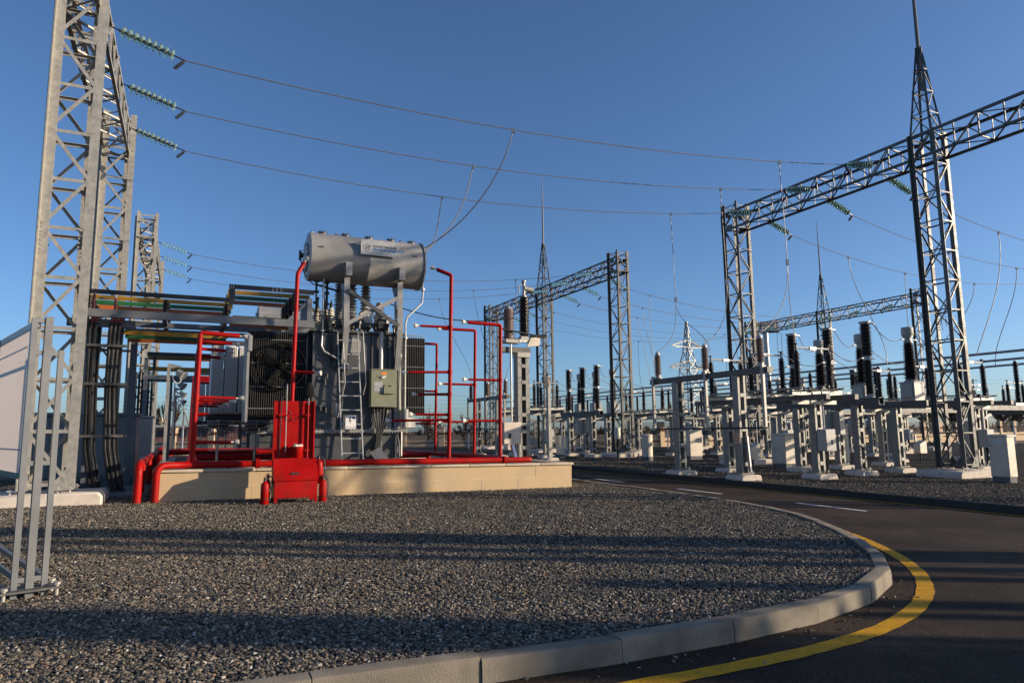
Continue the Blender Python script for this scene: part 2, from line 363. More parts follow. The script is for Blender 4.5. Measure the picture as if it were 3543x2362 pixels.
def catmull(P, n=8):
    P = [V((*p, 0)) for p in P]; out = []
    for i in range(len(P) - 1):
        p0 = P[max(i - 1, 0)]; p1 = P[i]; p2 = P[i + 1]; p3 = P[min(i + 2, len(P) - 1)]
        for k in range(n):
            t = k / n
            out.append(.5 * ((2 * p1) + (p2 - p0) * t + (2 * p0 - 5 * p1 + 4 * p2 - p3) * t * t + (3 * p1 - p0 - 3 * p2 + p3) * t**3))
    return out + [P[-1]]
def resample(pts, step):
    out = [pts[0]]; acc = 0.
    for i in range(1, len(pts)):
        p, q = pts[i - 1], pts[i]; d = (q - p).length
        while acc + d >= step:
            t = (step - acc) / d; p = p.lerp(q, t); out.append(p.copy()); d = (q - p).length; acc = 0.
        acc += d
    return out
near_ab = [(-24, 4.25), (-14, 4.25), (-6, 4.25), (-1, 4.24), (1.16, 4.20), (2.21, 4.13), (3.34, 4.13), (4.46, 4.20), (5.6, 4.45), (6.45, 4.8), (7.15, 5.3), (7.85, 5.98),
           (8.6, 6.9), (9.3, 7.95), (9.95, 9.2), (10.4, 10.8), (10.6, 13.1), (10.62, 16), (10.62, 22), (10.62, 30), (10.62, 42), (10.62, 60)]
near_xy = [V((*AB(p.x, p.y), 0)) for p in catmull(near_ab, 6)]
far_ab = [(14.62, -14), (14.62, -4), (14.62, 6), (14.62, 16), (14.62, 26), (14.62, 40), (14.62, 60)]
far_xy = [V((*AB(p.x, p.y), 0)) for p in catmull(far_ab, 6)]
def kerb(name, path, side, mat, label_kind):
    """blocks one metre long; side = +1 when the bed lies left of the path"""
    root = bpy.data.objects.new(name, None); col.objects.link(root); tag(root, kind='structure')
    pts = resample(path, 1.03)
    for i in range(len(pts) - 1):
        p, q = pts[i], pts[i + 1]; d = (q - p).normalized(); nn = V((-d.y, d.x, 0)) * side
        p = p + d * .0025; q = q - d * .0025
        zt = .035 + random.uniform(-.006, .006); jog = random.uniform(-.009, .009)
        prof = [(0, -.22), (0, .095 - .12), (.006, zt - .010), (.016, zt), (.148, zt), (.15, zt - .01), (.15, -.22)]
        vs = []
        for e in (p, q):
            for o_, z in prof: vs.append(e + nn * (o_ + jog) + V((0, 0, z + G(e.x))))
        k = len(prof); fs = [(j, (j + 1) % k, k + (j + 1) % k, k + j) for j in range(k)] + [tuple(reversed(range(k))), tuple(range(k, 2 * k))]
        if side < 0: fs = [tuple(reversed(f)) for f in fs]
        mb = MB().add(vs, fs)
        mb.build('kerb_stone', mat, root, bevel=.003, ang=24)
    return root
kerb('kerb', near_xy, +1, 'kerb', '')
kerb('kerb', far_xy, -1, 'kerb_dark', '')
def offset(path, side, d):
    out = []
    for i, p in enumerate(path):
        t = (path[min(i + 1, len(path) - 1)] - path[max(i - 1, 0)]).normalized(); out.append(p + V((-t.y, t.x, 0)) * side * d)
    return out
inner = offset(near_xy, 1, .12)
near_poly = [(p.x, p.y) for p in inner] + [AB(-24, 60)]
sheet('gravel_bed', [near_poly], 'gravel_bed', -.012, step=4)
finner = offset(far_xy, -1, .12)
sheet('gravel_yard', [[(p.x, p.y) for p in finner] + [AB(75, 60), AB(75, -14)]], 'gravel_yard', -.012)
# paint on the road
def ribbon(name, path, w, mat, dz, taper=False):
    vs, fs = [], []
    for i, p in enumerate(path):
        t = (path[min(i + 1, len(path) - 1)] - path[max(i - 1, 0)]).normalized(); nn = V((-t.y, t.x, 0))
        ww = w * (1 + .05 * math.sin(i * 1.7) + .04 * math.sin(i * .61))
        for s in (-.5, .5): q = p + nn * s * ww; vs.append((q.x, q.y, G(q.x) + dz))
    fs = [(2 * i, 2 * i + 2, 2 * i + 3, 2 * i + 1) for i in range(len(path) - 1)]
    mb = MB().add(vs, fs); me = mb.mesh(name, mat)
    if me.polygons[0].normal.z < 0: me.flip_normals()
    return obj(name, me, road)
yel = [(-8, 3.72), (-3, 3.74), (0, 3.75), (2.2, 3.74), (3.43, 3.74), (4.4, 3.80), (5.33, 3.98), (6.3, 4.37), (7.2, 4.95), (8.0, 5.68), (8.75, 6.6), (9.5, 7.75), (10.2, 9.1), (10.68, 10.7), (10.9, 12.9), (10.93, 16), (10.93, 30), (10.93, 60)]
ribbon('painted_edge_line', [V((*AB(p.x, p.y), 0)) for p in catmull(yel, 10)], .155, 'yellow_paint', ROAD + .005)
ribbon('painted_edge_line', [V((*AB(14.40, b), 0)) for b in range(-14, 61, 2)], .10, 'yellow_paint', ROAD + .005)
for b0 in (9.6, 13.7, 18.0, 22.2, 26.4, 30.6):
    ribbon('painted_dash', [V((*AB(12.40, b0 + k * .25), 0)) for k in range(8)], .11, 'white_paint', ROAD + .005)

# loose pebbles of the near bed: countless, one object
def in_poly(x, y, P):
    c = False; j = len(P) - 1
    for i in range(len(P)):
        xi, yi = P[i]; xj, yj = P[j]
        if (yi > y) != (yj > y) and x < (xj - xi) * (y - yi) / (yj - yi) + xi: c = not c
        j = i
    return c
def pebbles():
    rnd = random.Random(5); pts = []
    poly = [(p.x, p.y) for p in offset(near_xy, 1, .16)] + [AB(-24, 60)]
    poly = [(x, y) for x, y in poly if -30 < x < 12 and y < 40]
    T = math.tan(R(39)); y = 3.6
    zones = ((3.4, 6.0, 4200), (6.0, 9.0, 3000), (9.0, 13.0, 1700), (13.0, 19.5, 900))
    for y0, y1, dens in zones:
        x0, x1 = -y1 * T - .3, min(5.2, y1 * T)
        n = int((x1 - x0) * (y1 - y0) * dens)
        for _ in range(n):
            px, py = rnd.uniform(x0, x1), rnd.uniform(y0, y1)
            if abs(px) > py * T + .4: continue
            a = px * CA + py * SA; b = -px * SA + py * CA
            if b > 15.72 and -.55 < a < 9.25: continue
            if a < 4 and b > 4.5 or in_poly(px, py, poly): pts.append((px, py, G(px) + rnd.uniform(-.006, .012) + .022 * max(0, mnoise.noise(V((px * 1.7, py * 1.7, 0))))))
    for _ in range(52000):
        a, b = 14.85 + 11 * rnd.random()**1.3, rnd.uniform(4, 34); px, py = AB(a, b)
        if py > 6 and abs(px) < py * T + .5: pts.append((px, py, G(px) + rnd.uniform(-.004, .012)))
    spill = offset(near_xy, -1, .02)
    for _ in range(380):
        q = spill[rnd.randrange(len(spill) - 1)]; k = rnd.random()**2 * .9; t_ = rnd.uniform(0, 6.28)
        px, py = q.x + rnd.gauss(0, .16), q.y + rnd.gauss(0, .16)
        if not in_poly(px, py, [(p.x, p.y) for p in near_xy if p.y < 40] + [AB(-24, 60)]): pts.append((px, py, G(px) + ROAD + .004))
    me = bpy.data.meshes.new('gravel'); me.from_pydata(pts, [], []); me.update()
    o = obj('gravel', me); tag(o, 'loose grey and brown pebbles covering the near bed', 'gravel', kind='stuff')
    ng = bpy.data.node_groups.new('pebble_scatter', 'GeometryNodeTree')
    ng.interface.new_socket('Geometry', in_out='INPUT', socket_type='NodeSocketGeometry'); ng.interface.new_socket('Geometry', in_out='OUTPUT', socket_type='NodeSocketGeometry')
    N = ng.nodes; L = ng.links; gi = N.new('NodeGroupInput'); go = N.new('NodeGroupOutput')
    mp = N.new('GeometryNodeMeshToPoints'); L.new(gi.outputs[0], mp.inputs[0])
    join = N.new('GeometryNodeGeometryToInstance')
    for k in range(5):
        ic = N.new('GeometryNodeMeshIcoSphere'); ic.inputs['Radius'].default_value = 1; ic.inputs['Subdivisions'].default_value = 2
        sp = N.new('GeometryNodeSetPosition'); L.new(ic.outputs[0], sp.inputs[0])
        ps = N.new('GeometryNodeInputPosition'); no = N.new('ShaderNodeTexNoise'); no.noise_dimensions = '4D'
        no.inputs['W'].default_value = k * 7.3; no.inputs['Scale'].default_value = .9; no.inputs['Detail'].default_value = 1
        L.new(ps.outputs[0], no.inputs['Vector'])
        sb = N.new('ShaderNodeVectorMath'); sb.operation = 'SUBTRACT'; sb.inputs[1].default_value = (.5, .5, .5); L.new(no.outputs['Color'], sb.inputs[0])
        ml = N.new('ShaderNodeVectorMath'); ml.operation = 'MULTIPLY'; ml.inputs[1].default_value = (1.7, 1.7, 1.7); L.new(sb.outputs[0], ml.inputs[0])
        L.new(ml.outputs[0], sp.inputs['Offset'])
        sm = N.new('GeometryNodeSetMaterial'); sm.inputs[2].default_value = M['pebble']; L.new(sp.outputs[0], sm.inputs[0]); L.new(sm.outputs[0], join.inputs[0])
    iop = N.new('GeometryNodeInstanceOnPoints'); L.new(mp.outputs[0], iop.inputs[0]); L.new(join.outputs[0], iop.inputs['Instance'])
    iop.inputs['Pick Instance'].default_value = True
    ri = N.new('FunctionNodeRandomValue'); ri.data_type = 'INT'
    for s in ri.inputs:
        if s.name == 'Max' and s.type == 'INT': s.default_value = 4
        if s.name == 'Min' and s.type == 'INT': s.default_value = 0
    L.new([s for s in ri.outputs if s.type == 'INT'][0], iop.inputs['Instance Index'])
    rr = N.new('FunctionNodeRandomValue'); rr.data_type = 'FLOAT_VECTOR'; rr.inputs[0].default_value = (-.5, -.5, 0); rr.inputs[1].default_value = (.5, .5, 6.28)
    L.new([s for s in rr.outputs if s.type == 'VECTOR'][0], iop.inputs['Rotation'])
    rs = N.new('FunctionNodeRandomValue'); rs.data_type = 'FLOAT_VECTOR'; rs.inputs[0].default_value = (.007, .006, .004); rs.inputs[1].default_value = (.021, .015, .010)
    rs.inputs['Seed'].default_value = 3
    L.new([s for s in rs.outputs if s.type == 'VECTOR'][0], iop.inputs['Scale'])
    L.new(iop.outputs[0], go.inputs[0])
    md = o.modifiers.new('scatter', 'NODES'); md.node_group = ng
pebbles()

# ---------------------------------------------------------------- oil pit walled with sandstone
PIT_T = .0135
def tilted(o): o.rotation_euler = (0, PIT_T, TH); return o
def make_pit(label, a, b, wid, dep, rows):
    r = site('oil_pit', label, 'pit wall', a, b); r.location = W3(a, b, .09); tilted(r)
    # local x along the front wall, y into the pit; front face at y = 0
    MB().b2(.02, wid - .004, .0035, .24, -.35, .60).build('wall_core', 'mortar', r)
    MB().b2(.02, .24, .24, dep - .24, -.35, .60).build('wall_core', 'mortar', r)
    MB().b2(wid - .24, wid - .02, .24, dep - .24, -.35, .60).build('wall_core', 'mortar', r)
    MB().b2(.02, wid - .02, dep - .24, dep - .02, -.35, .60).build('wall_core', 'mortar', r)
    MB().b2(.24, wid - .24, .24, dep - .24, -.3, .12).build('pit_floor', 'pit', r)
    rnd = random.Random(3)
    for row, (z0, z1, cuts) in enumerate(rows):
        xs = [0.] + cuts + [wid]
        for i in range(len(xs) - 1):
            MB().b2(xs[i] + .005, xs[i + 1] - .005, rnd.uniform(-.0015, .0015), .03, z0 + .004, z1 - .004).build('facing_block', 'stone', r, bevel=.0015)
        ys = [.03 + k * (dep - .03) / 9 for k in range(10)]
        for i in range(9):
            MB().b2(wid - .03, wid + rnd.uniform(-.002, .003), ys[i] + .006, ys[i + 1] - .006, z0 + .005, z1 - .005).build('facing_block', 'stone', r, bevel=.0015)
            MB().b2(rnd.uniform(-.003, .002), .03, ys[i] + .006, ys[i + 1] - .006, z0 + .005, z1 - .005).build('facing_block', 'stone', r, bevel=.0015)
    for i in range(10):
        x0, x1 = -.04 + i * (wid + .08) / 10, -.04 + (i + 1) * (wid + .08) / 10
        MB().b2(x0 + .003, x1 - .003, -.045, .30, .60, .655).build('coping_slab', 'coping', r, bevel=.008)
        MB().b2(x0 + .003, x1 - .003, dep - .30, dep + .045, .60, .655).build('coping_slab', 'coping', r, bevel=.008)
    for i in range(9):
        y0, y1 = .30 + i * (dep - .6) / 9, .30 + (i + 1) * (dep - .6) / 9
        MB().b2(-.04, .30, y0 + .003, y1 - .003, .60, .655).build('coping_slab', 'coping', r, bevel=.008)
        MB().b2(wid - .30, wid + .04, y0 + .003, y1 - .003, .60, .655).build('coping_slab', 'coping', r, bevel=.008)
    return r
PW, PD = 9.72, 9.6
rows = [(-.30, .30, [.95, 1.85, 2.75, 3.6, 4.3, 5.25, 6.15, 7.15, 8.15]), (.30, .60, [1.05, 2.0, 2.9, 3.8, 4.75, 5.55, 6.55, 7.6, 8.65])]
make_pit('long low sandstone wall around the near transformer pit', -.52, 15.75, PW, PD, rows)
make_pit('low sandstone wall of the pit behind, around the far transformer', -.52, 28.0, PW, PD, rows)

# ---------------------------------------------------------------- transformer
def plate_holes(outer, holes, t, o, ex, ey, name, mat, parent):
    ex, ey, o = V(ex), V(ey), V(o); ez = ex.cross(ey); bm = bmesh.new(); es = []
    for loop in [outer] + holes:
        vs = [bm.verts.new(o + ex * a + ey * b - ez * t / 2) for a, b in loop]
        es += [bm.edges.new((vs[i], vs[(i + 1) % len(vs)])) for i in range(len(vs))]
    res = bmesh.ops.triangle_fill(bm, use_beauty=True, edges=es)
    ext = bmesh.ops.extrude_face_region(bm, geom=bm.faces[:])
    bmesh.ops.translate(bm, vec=ez * t, verts=[g for g in ext['geom'] if isinstance(g, bmesh.types.BMVert)])
    bmesh.ops.recalc_face_normals(bm, faces=bm.faces)
    me = bpy.data.meshes.new(name); bm.to_mesh(me); bm.free(); me.materials.append(M[mat]); return obj(name, me, parent)
def ellipse(cx, cy, rx, ry, n=16): return [(cx + rx * math.cos(2 * math.pi * i / n), cy + ry * math.sin(2 * math.pi * i / n)) for i in range(n)]

def fan(parent, c, r, axis_y=True, mat='tank_shaded'):
    """axial fan facing -y"""
    ring = MB(); ring.lathe([(r * .97, -.05), (r, -.06), (r * 1.03, -.03), (r * 1.03, .05), (r * .97, .06)], 40, c, (0, 1, 0), cap=False)
    f = ring.build('fan', mat, parent)
    hub = MB().lathe([(.02, -.04), (.07, -.03), (.09, .02), (.09, .12)], 14, c, (0, 1, 0)); hub.build('hub', mat, f)
    for k in range(4):
        t = math.pi / 4 + k * math.pi / 2 + .3; d = V((math.cos(t), 0, math.sin(t))); s = V((-math.sin(t), 0, math.cos(t)))
        o = V(c) + V((0, .05, 0)); w0, w1 = .06, .17
        vs = [o + d * .08 - s * w0 + V((0, -.02, 0)), o + d * .08 + s * w0 + V((0, .03, 0)), o + d * r * .92 + s * w1 + V((0, .04, 0)), o + d * r * .92 - s * w1 * .6 + V((0, -.03, 0))]
        vs += [p + V((0, .008, 0)) for p in vs]
        MB().add(vs, [(0, 1, 2, 3), (7, 6, 5, 4), (0, 4, 5, 1), (1, 5, 6, 2), (2, 6, 7, 3), (3, 7, 4, 0)]).build('blade', mat, f)
    g = MB()
    for k in range(4):
        t = k * math.pi / 4; d = V((math.cos(t), 0, math.sin(t))) * r
        g.tube([V(c) - d + V((0, -.055, 0)), V(c) + d + V((0, -.055, 0))], .004, 4)
    for rr in (.3, .5, .7, .85): g.lathe([(r * rr, -.058), (r * rr + .005, -.052), (r * rr, -.048)], 30, c, (0, 1, 0), cap=False)
    g.build('guard', mat, f)
    return f
FINS = {}
def radiator(parent, x0, x1, y0, y1, z0, z1, pitch, mat, name='radiator'):
    body = MB()
    nm = max(2, int((x1 - x0) / .3))
    body.tube([(x0, (y0 + y1) / 2, z1 - .08), (x1, (y0 + y1) / 2, z1 - .08)], .05, 10)
    body.tube([(x0, (y0 + y1) / 2, z0 + .08), (x1, (y0 + y1) / 2, z0 + .08)], .05, 10)
    for z in [z0 + (z1 - z0) * k / 4 for k in (.35, 1.35, 2.45, 3.55)]: body.tube([(x0, y0 - .008, z), (x1, y0 - .008, z)], .008, 5)
    rad = body.build(name, 'tank', parent)
    n = int((x1 - x0) / pitch); key = (round(y1 - y0, 3), round(z1 - z0, 3), mat)
    if key not in FINS:
        d, h = y1 - y0, z1 - z0
        FINS[key] = MB().prism([(0, .04), (.04, 0), (d - .04, 0), (d, .04), (d, h - .04), (d - .04, h), (.04, h), (0, h - .04)], .014, (0, 0, 0), (0, 1, 0), (0, 0, 1)).mesh('fin', mat)
    for i in range(n + 1): obj('fin', FINS[key], rad, (x0 + (x1 - x0) * i / n, y0, z0))
    return rad

def make_transformer(label):
    t = site('power_transformer', label, 'transformer', 4.2, 18.6); t.location.z = 0
    # tank
    body = MB(); body.b2(-1.2, 1.2, 0, 4.6, 1.53, 4.15)
    for x in (-1.2, -.42, .38, 1.2): body.b2(x - .03, x + .03, -.07, 0, 1.56, 4.12)
    for y in (.5, 1.4, 2.3, 3.2, 4.1):
        body.b2(-1.27, -1.2, y - .04, y + .04, 1.56, 4.12); body.b2(1.2, 1.27, y - .04, y + .04, 1.56, 4.12)
    body.build('tank', 'tank_shaded', t, bevel=.006)
    MB().b2(-1.30, 1.30, -.1, 4.7, 4.15, 4.21).build('tank_cover', 'tank_shaded', t, bevel=.005)
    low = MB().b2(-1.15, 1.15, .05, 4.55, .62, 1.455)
    low.build('lower_tank', 'tank_shaded', t)
    fl = MB().b2(-1.36, 1.40, -.14, 4.74, 1.46, 1.49).b2(-1.36, 1.40, -.14, 4.74, 1.492, 1.522); fl.build('tank_flange', 'tank', t)
    bo = MB()
    for i in range(34):
        x = -1.32 + i * 2.68 / 33; bo.lathe([(.016, 0), (.016, .03)], 6, (x, -.11, 1.522)); bo.lathe([(.012, 0), (.012, .035)], 6, (x, -.11, 1.425))
        bo.lathe([(.012, 0), (.012, .02)], 6, (-1.2 + i * 2.4 / 33, -.07, 4.21))
    bo.build('bolt_row', 'galv_light', t)
    # lower gusset brackets (lit cream plates) right of the ladder
    for x in (.62, 1.12):
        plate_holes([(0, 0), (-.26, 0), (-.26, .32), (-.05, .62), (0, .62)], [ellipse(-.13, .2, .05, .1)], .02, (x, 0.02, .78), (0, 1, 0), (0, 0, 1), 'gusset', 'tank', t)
    # vertical cream channels to the right
    MB().b2(.78, .93, -.075, -.005, 1.53, 2.05).build('channel', 'tank', t); MB().b2(1.0, 1.18, -.075, -.005, 1.53, 3.35).build('channel', 'tank', t)
    MB().b2(-1.45, -1.15, .3, 4.4, .45, .62).b2(1.15, 1.45, .3, 4.4, .45, .62).b2(-.25, .25, -.3, 4.6, .40, .62).build('skid', 'tank_shaded', t)
    # radiators
    left = radiator(t, -2.76, -1.36, .20, 1.15, 1.9, 4.15, .052, 'fin')
    fan(t, (-2.0, .04, 3.2), .60, mat='fan_shade_black')
    MB().b2(-2.85, -2.79, -.05, 1.05, 1.75, 4.0).build('radiator_frame', 'tank', t)
    MB().b2(-2.84, -2.74, -.1, -.02, 3.55, 3.95).build('type_plate', 'plate', t)
    for k in range(3):
        x0 = -3.58 + k * .385; mb = MB().b2(x0, x0 + .335, 3.45, 4.4, 2.08, 4.08)
        for j in range(7): mb.b2(x0 + .012 + j * .046, x0 + .040 + j * .046, 3.41, 3.45, 2.12, 4.04)
        mb.prism([(x0 + .02, 2.08), (x0 + .315, 2.08), (x0 + .26, 2.0), (x0 + .075, 2.0)], .3, (0, 3.9, 0), (1, 0, 0), (0, 0, 1))
        mb.build('radiator_panel', 'fin_light', t, bevel=.006)
    MB().tube([(-3.65, 3.75, 1.95), (-1.2, 3.75, 1.95)], .09, 10).tube([(-3.65, 3.75, 4.2), (-1.2, 3.75, 4.2)], .07, 10).build('header_pipe', 'tank_shaded', t)
    radiator(t, 1.28, 2.14, .75, 1.75, 1.96, 4.22, .052, 'fin')
    MB().tube([(1.3, .8, 4.28), (2.1, .8, 4.28)], .018, 6).tube([(1.25, 1.2, 4.1), (1.9, 1.2, 4.1)], .06, 8).build('vent_pipe', 'tank', t)
    MB().lathe([(.40, 0), (.43, .01), (.43, .30), (.40, .31)], 28, (1.58, 1.25, 1.57)).build('fan_housing', 'tank', t)
    MB().tube([(1.6, 1.25, .75), (1.6, 1.25, 1.58)], .03, 8).build('fan_post', 'galv_light', t)
    # caged fans under the zinc radiators
    for x in (-3.35, -2.35):
        cg = MB(); c = V((x, 2.7, 1.62))
        for k in range(8):
            a = k * math.pi / 4; d = V((math.cos(a), math.sin(a), 0))
            cg.tube([c + d * .40 + V((0, 0, .2)), c + d * .38, c + d * .2 - V((0, 0, .12)), c - V((0, 0, .15))], .011, 5)
        for rr, zz in ((.40, .2), (.40, .1), (.38, 0), (.2, -.12)): cg.lathe([(rr - .01, zz), (rr, zz + .012), (rr + .01, zz), (rr, zz - .012)], 24, c, cap=False)
        fo = cg.build('caged_fan', 'galv', t)
        MB().lathe([(.10, 0), (.28, .05), (.30, .16), (.24, .2)], 18, c - V((0, 0, .02))).build('motor', 'tank_shaded', fo)
        MB().tube([c - V((0, 0, 1.1)), c - V((0, 0, .13))], .035, 8).build('fan_post', 'galv_light', fo)
    MB().tube([(-3.6, 2.6, 1.0), (-1.3, 2.6, 1.0)], .02, 6).build('rail', 'galv_light', t)
    # conservator
    r = .66; xc = (-1.42, 1.76); zc, yc = 6.2, .1
    prof = [(.02, -.03), (.3, -.025), (r * .93, 0), (r, .02), (r, 1.55), (r + .006, 1.56), (r + .006, 1.585), (r, 1.6), (r, 3.16), (r * .93, 3.18), (.3, 3.2), (.02, 3.2)]
    cons = MB().lathe(prof, 56, (xc[0], yc, zc), (1, 0, 0)).build('conservator', 'tank', t, ang=50)
    e = MB().lathe([(.40, 0), (.40, .035)], 32, (xc[0] - .05, yc, zc - .02), (1, 0, 0))
    for k in range(16): e.lathe([(.014, 0), (.014, .03)], 6, (xc[0] - .08, yc + .36 * math.cos(k * math.pi / 8), zc - .02 + .36 * math.sin(k * math.pi / 8)), (1, 0, 0))
    e.build('end_flange', 'tank', cons)
    MB().lathe([(r + .035, 0), (r + .035, .035)], 56, (xc[1] - .05, yc, zc), (1, 0, 0)).build('rim', 'tank', cons)
    MB().tube([(xc[0] - .1, yc, zc + .02), (xc[0] - .2, yc, zc + .02)], .07, 10).tube([(xc[0] - .18, yc, zc + .15), (xc[0] - .18, yc, zc - .12)], .035, 8).build('oil_gauge', 'steel_dark', cons)
    MB().tube(bez((xc[0] - .18, yc, zc), (xc[0] - .1, yc - .1, zc - .7), (xc[0] + .2, yc - .1, zc - .9), (xc[0] + .5, yc, zc - .72)), .014, 6).build('cable', 'black', cons)
    for x in (-.93, -.3, .36, .99, 1.6):
        cp_ = MB().lathe([(.13, 0), (.13, .03), (.12, .035), (.115, .065), (.08, .075), (.02, .076)], 14, (x - .1, yc, zc + r - .01))
        for k in range(8): cp_.lathe([(.014, 0), (.014, .03)], 6, (x - .1 + .1 * math.cos(k * .785), yc + .1 * math.sin(k * .785), zc + r + .06))
        cp_.build('filler_cap', 'steel_dark', cons)
    MB().lathe([(.05, 0), (.05, .05)], 10, (-1.3, yc, zc + r - .01)).build('vent_cap', 'tank', cons)
    for x in (-.62, 1.22):
        MB().lathe([(.045, -.012), (.06, 0), (.045, .012), (.03, 0)], 14, (x - .02, yc, zc + r + .04), (0, 1, 0), cap=False).build('lifting_eye', 'tank', cons)
    for x, z in ((-1.15, zc + .14), (1.42, zc + .14)):
        MB().box((x, yc - r + .02, z), (.12, .06, .02)).build('earth_lug', 'steel_dark', cons)
    MB().b2(.185, .205, yc - r - .004, yc - r + .01, zc - .28, zc - .13).b2(.14, .25, yc - r - .005, yc - r + .01, zc - .215, zc - .195).build('cross_mark', 'plate', cons)
    # name plate
    px0, px1, pz0, pz1, py = -.13, .93, zc + .02, zc + .43, yc - r - .10
    npl = MB().b2(px0, px1, py, py + .012, pz0, pz1).build('name_plate', 'plate', t)
    MB().b2(px0 + .0, px0 + .02, py + .012, py + .30, pz1 - .05, pz1 - .03).b2(px1 - .02, px1, py + .012, py + .25, pz1 - .05, pz1 - .03).b2(px0 + .2, px1 - .2, py + .012, py + .12, pz0 + .04, pz0 + .06).build('plate_bracket', 'tank', t)
    rv = MB()
    for x in (px0 + .05, px1 - .05):
        for z in (pz0 + .04, pz1 - .04): rv.lathe([(.012, 0), (.008, .008)], 8, (x, py, z), (0, -1, 0))
    rv.build('rivet', 'steel_dark', npl)
    fy = py - .001
    text_mesh('lettering', 'ТОЛЬЯТТИНСКИЙ', .074, 'ink', npl, frame4((px0 + .31, fy, pz0 + .22), (1, 0, 0), (0, 0, 1)), .0035)
    text_mesh('lettering', 'ТРАНСФОРМАТОР', .099, 'ink_blue', npl, frame4((px0 + .30, fy, pz0 + .125), (1, 0, 0), (0, 0, 1)), .005, shear=.12)
    lg = MB(); lc = (px0 + .16, fy - .001, pz0 + .20)
    lg.lathe([(.088, 0), (.10, 0), (.10, .002), (.088, .002)], 32, lc, (0, 1, 0), cap=False)
    lg.b2(lc[0] - .03, lc[0] + .13, fy - .002, fy, lc[2] + .035, lc[2] + .048).b2(lc[0] - .035, lc[0] + .09, fy - .002, fy, lc[2] + .008, lc[2] + .020).b2(lc[0] + .035, lc[0] + .048, fy - .002, fy, lc[2] - .05, lc[2] + .01)
    lg.b2(lc[0] - .06, lc[0] + .0, fy - .002, fy, lc[2] - .012, lc[2] - .002).b2(lc[0] - .036, lc[0] - .024, fy - .002, fy, lc[2] - .06, lc[2] - .012).b2(lc[0] - .01, lc[0] + .002, fy - .002, fy, lc[2] - .06, lc[2] - .002).b2(lc[0] - .01, lc[0] + .03, fy - .002, fy, lc[2] - .03, lc[2] - .02)
    lg.build('emblem', 'ink', npl)
    # bracket legs carrying the conservator
    for x in (-.45, 1.02):
        outer = [(.45, 5.72), (.30, 5.60), (-.25, 5.60), (-.42, 5.75), (-.42, 5.0), (-.46, 4.25), (-.20, 3.15), (-.075, 3.12), (-.075, 4.1), (.02, 4.4), (.05, 5.2)]
        lgp = plate_holes(outer, [ellipse(-.20, 5.05, .10, .20), ellipse(-.24, 4.55, .09, .10), ellipse(-.22, 4.05, .075, .24)], .02, (x, 0, 0), (0, 1, 0), (0, 0, 1), 'bracket_leg', 'tank_shaded', t)
        fg = MB()
        path = [(-.42, 5.75), (-.42, 5.0), (-.46, 4.25), (-.20, 3.15)]
        for (y0, z0), (y1, z1) in zip(path, path[1:]): fg.bar((x + .02, y0, z0), (x + .02, y1, z1), .15, .02, (0, 1, 0))
        fg.b2(x - .06, x + .11, -.62, -.40, 5.62, 5.98)
        fg.build('flange', 'tank', lgp)
    xb = MB().bar((-.40, -.46, 5.25), (1.0, -.46, 4.35), .10, .05, (0, 1, 0)); xb.build('cross_brace', 'tank_shaded', t)
    MB().bar((-.40, -.40, 4.35), (1.0, -.40, 5.15), .10, .05, (0, 1, 0)).build('cross_brace', 'tank', t)
    # bushings
    for x, h in ((-.35, 1.45), (.0, 1.75), (.42, 1.7)):
        bu = insulator(t, (x, 1.0 + .1 * x, 4.45), h - .15, .10, .19, 17, 'grey_ins', .25, 'bushing')
        MB().lathe([(.16, 0), (.16, .25), (.2, .27), (.2, .3)], 16, (0, 0, -.28)).build('turret', 'tank', bu)
        MB().lathe([(.07, 0), (.09, .03), (.09, .2), (.05, .24)], 12, (0, 0, h - .15)).build('cap', 'plate', bu)
    insulator(t, (.85, 1.1, 4.5), .75, .09, .16, 10, 'tan_ins', .1, 'bushing')
    for x, y in ((-1.05, .5), (-.82, .6), (-.95, 1.0), (-.7, .35)):
        bu = insulator(t, (x, y, 4.3), .58, .09, .15, 7, 'white_ins', .35, 'bushing')
        MB().lathe([(.045, 0), (.045, .12), (.02, .14), (.02, .22)], 10, (0, 0, .58)).build('terminal', 'steel_dark', bu)
    # tap changer head, pipes and boxes on the cover
    MB().lathe([(.22, 0), (.22, .5), (.24, .5), (.24, .56), (.05, .58)], 22, (.78, .55, 4.21)).build('tap_changer_head', 'tank', t)
    MB().b2(-.1, .75, .1, .22, 4.36, 4.48).b2(.55, .78, .0, .25, 4.32, 4.6).build('drive_gear', 'steel_dark', t)
    MB().lathe([(.12, 0), (.12, .3), (.10, .32), (.10, .42)], 14, (.35, .35, 4.4)).build('relay', 'white', t)
    MB().tube([(.1, .3, 4.3), (.1, .3, 4.75), (.3, .35, 4.85), (.5, .4, 4.8)], .05, 10).build('oil_pipe', 'tank', t)
    mis = MB(); rnd = random.Random(8)
    for k in range(26):
        x, y, z = rnd.uniform(-1.1, 1.1), rnd.uniform(-.05, 1.2), 4.22
        h = rnd.uniform(.06, .3); mis.lathe([(.03, 0), (.03, h * .7), (.055, h * .7), (.055, h)], 8, (x, y, z))
    mis.build('cover_fittings', 'steel_dark', t)
    for k in range(7):
        x = rnd.uniform(-1.2, 1.1); y = rnd.uniform(-.1, .5)
        MB().tube(bez((x, y, 4.25), (x - .2, y - .2, 4.7), (x + .5, y - .2, 4.6), (x + rnd.uniform(-.6, .6), y + .1, 4.25 + rnd.uniform(0, .9))), .014, 6).build('cable', 'black', t)
    MB().tube(bez((-1.0, -.05, 5.3), (-.95, -.2, 4.8), (-.9, -.2, 4.3), (-.7, -.1, 3.3), 14), .022, 6).build('cable', 'black', t)
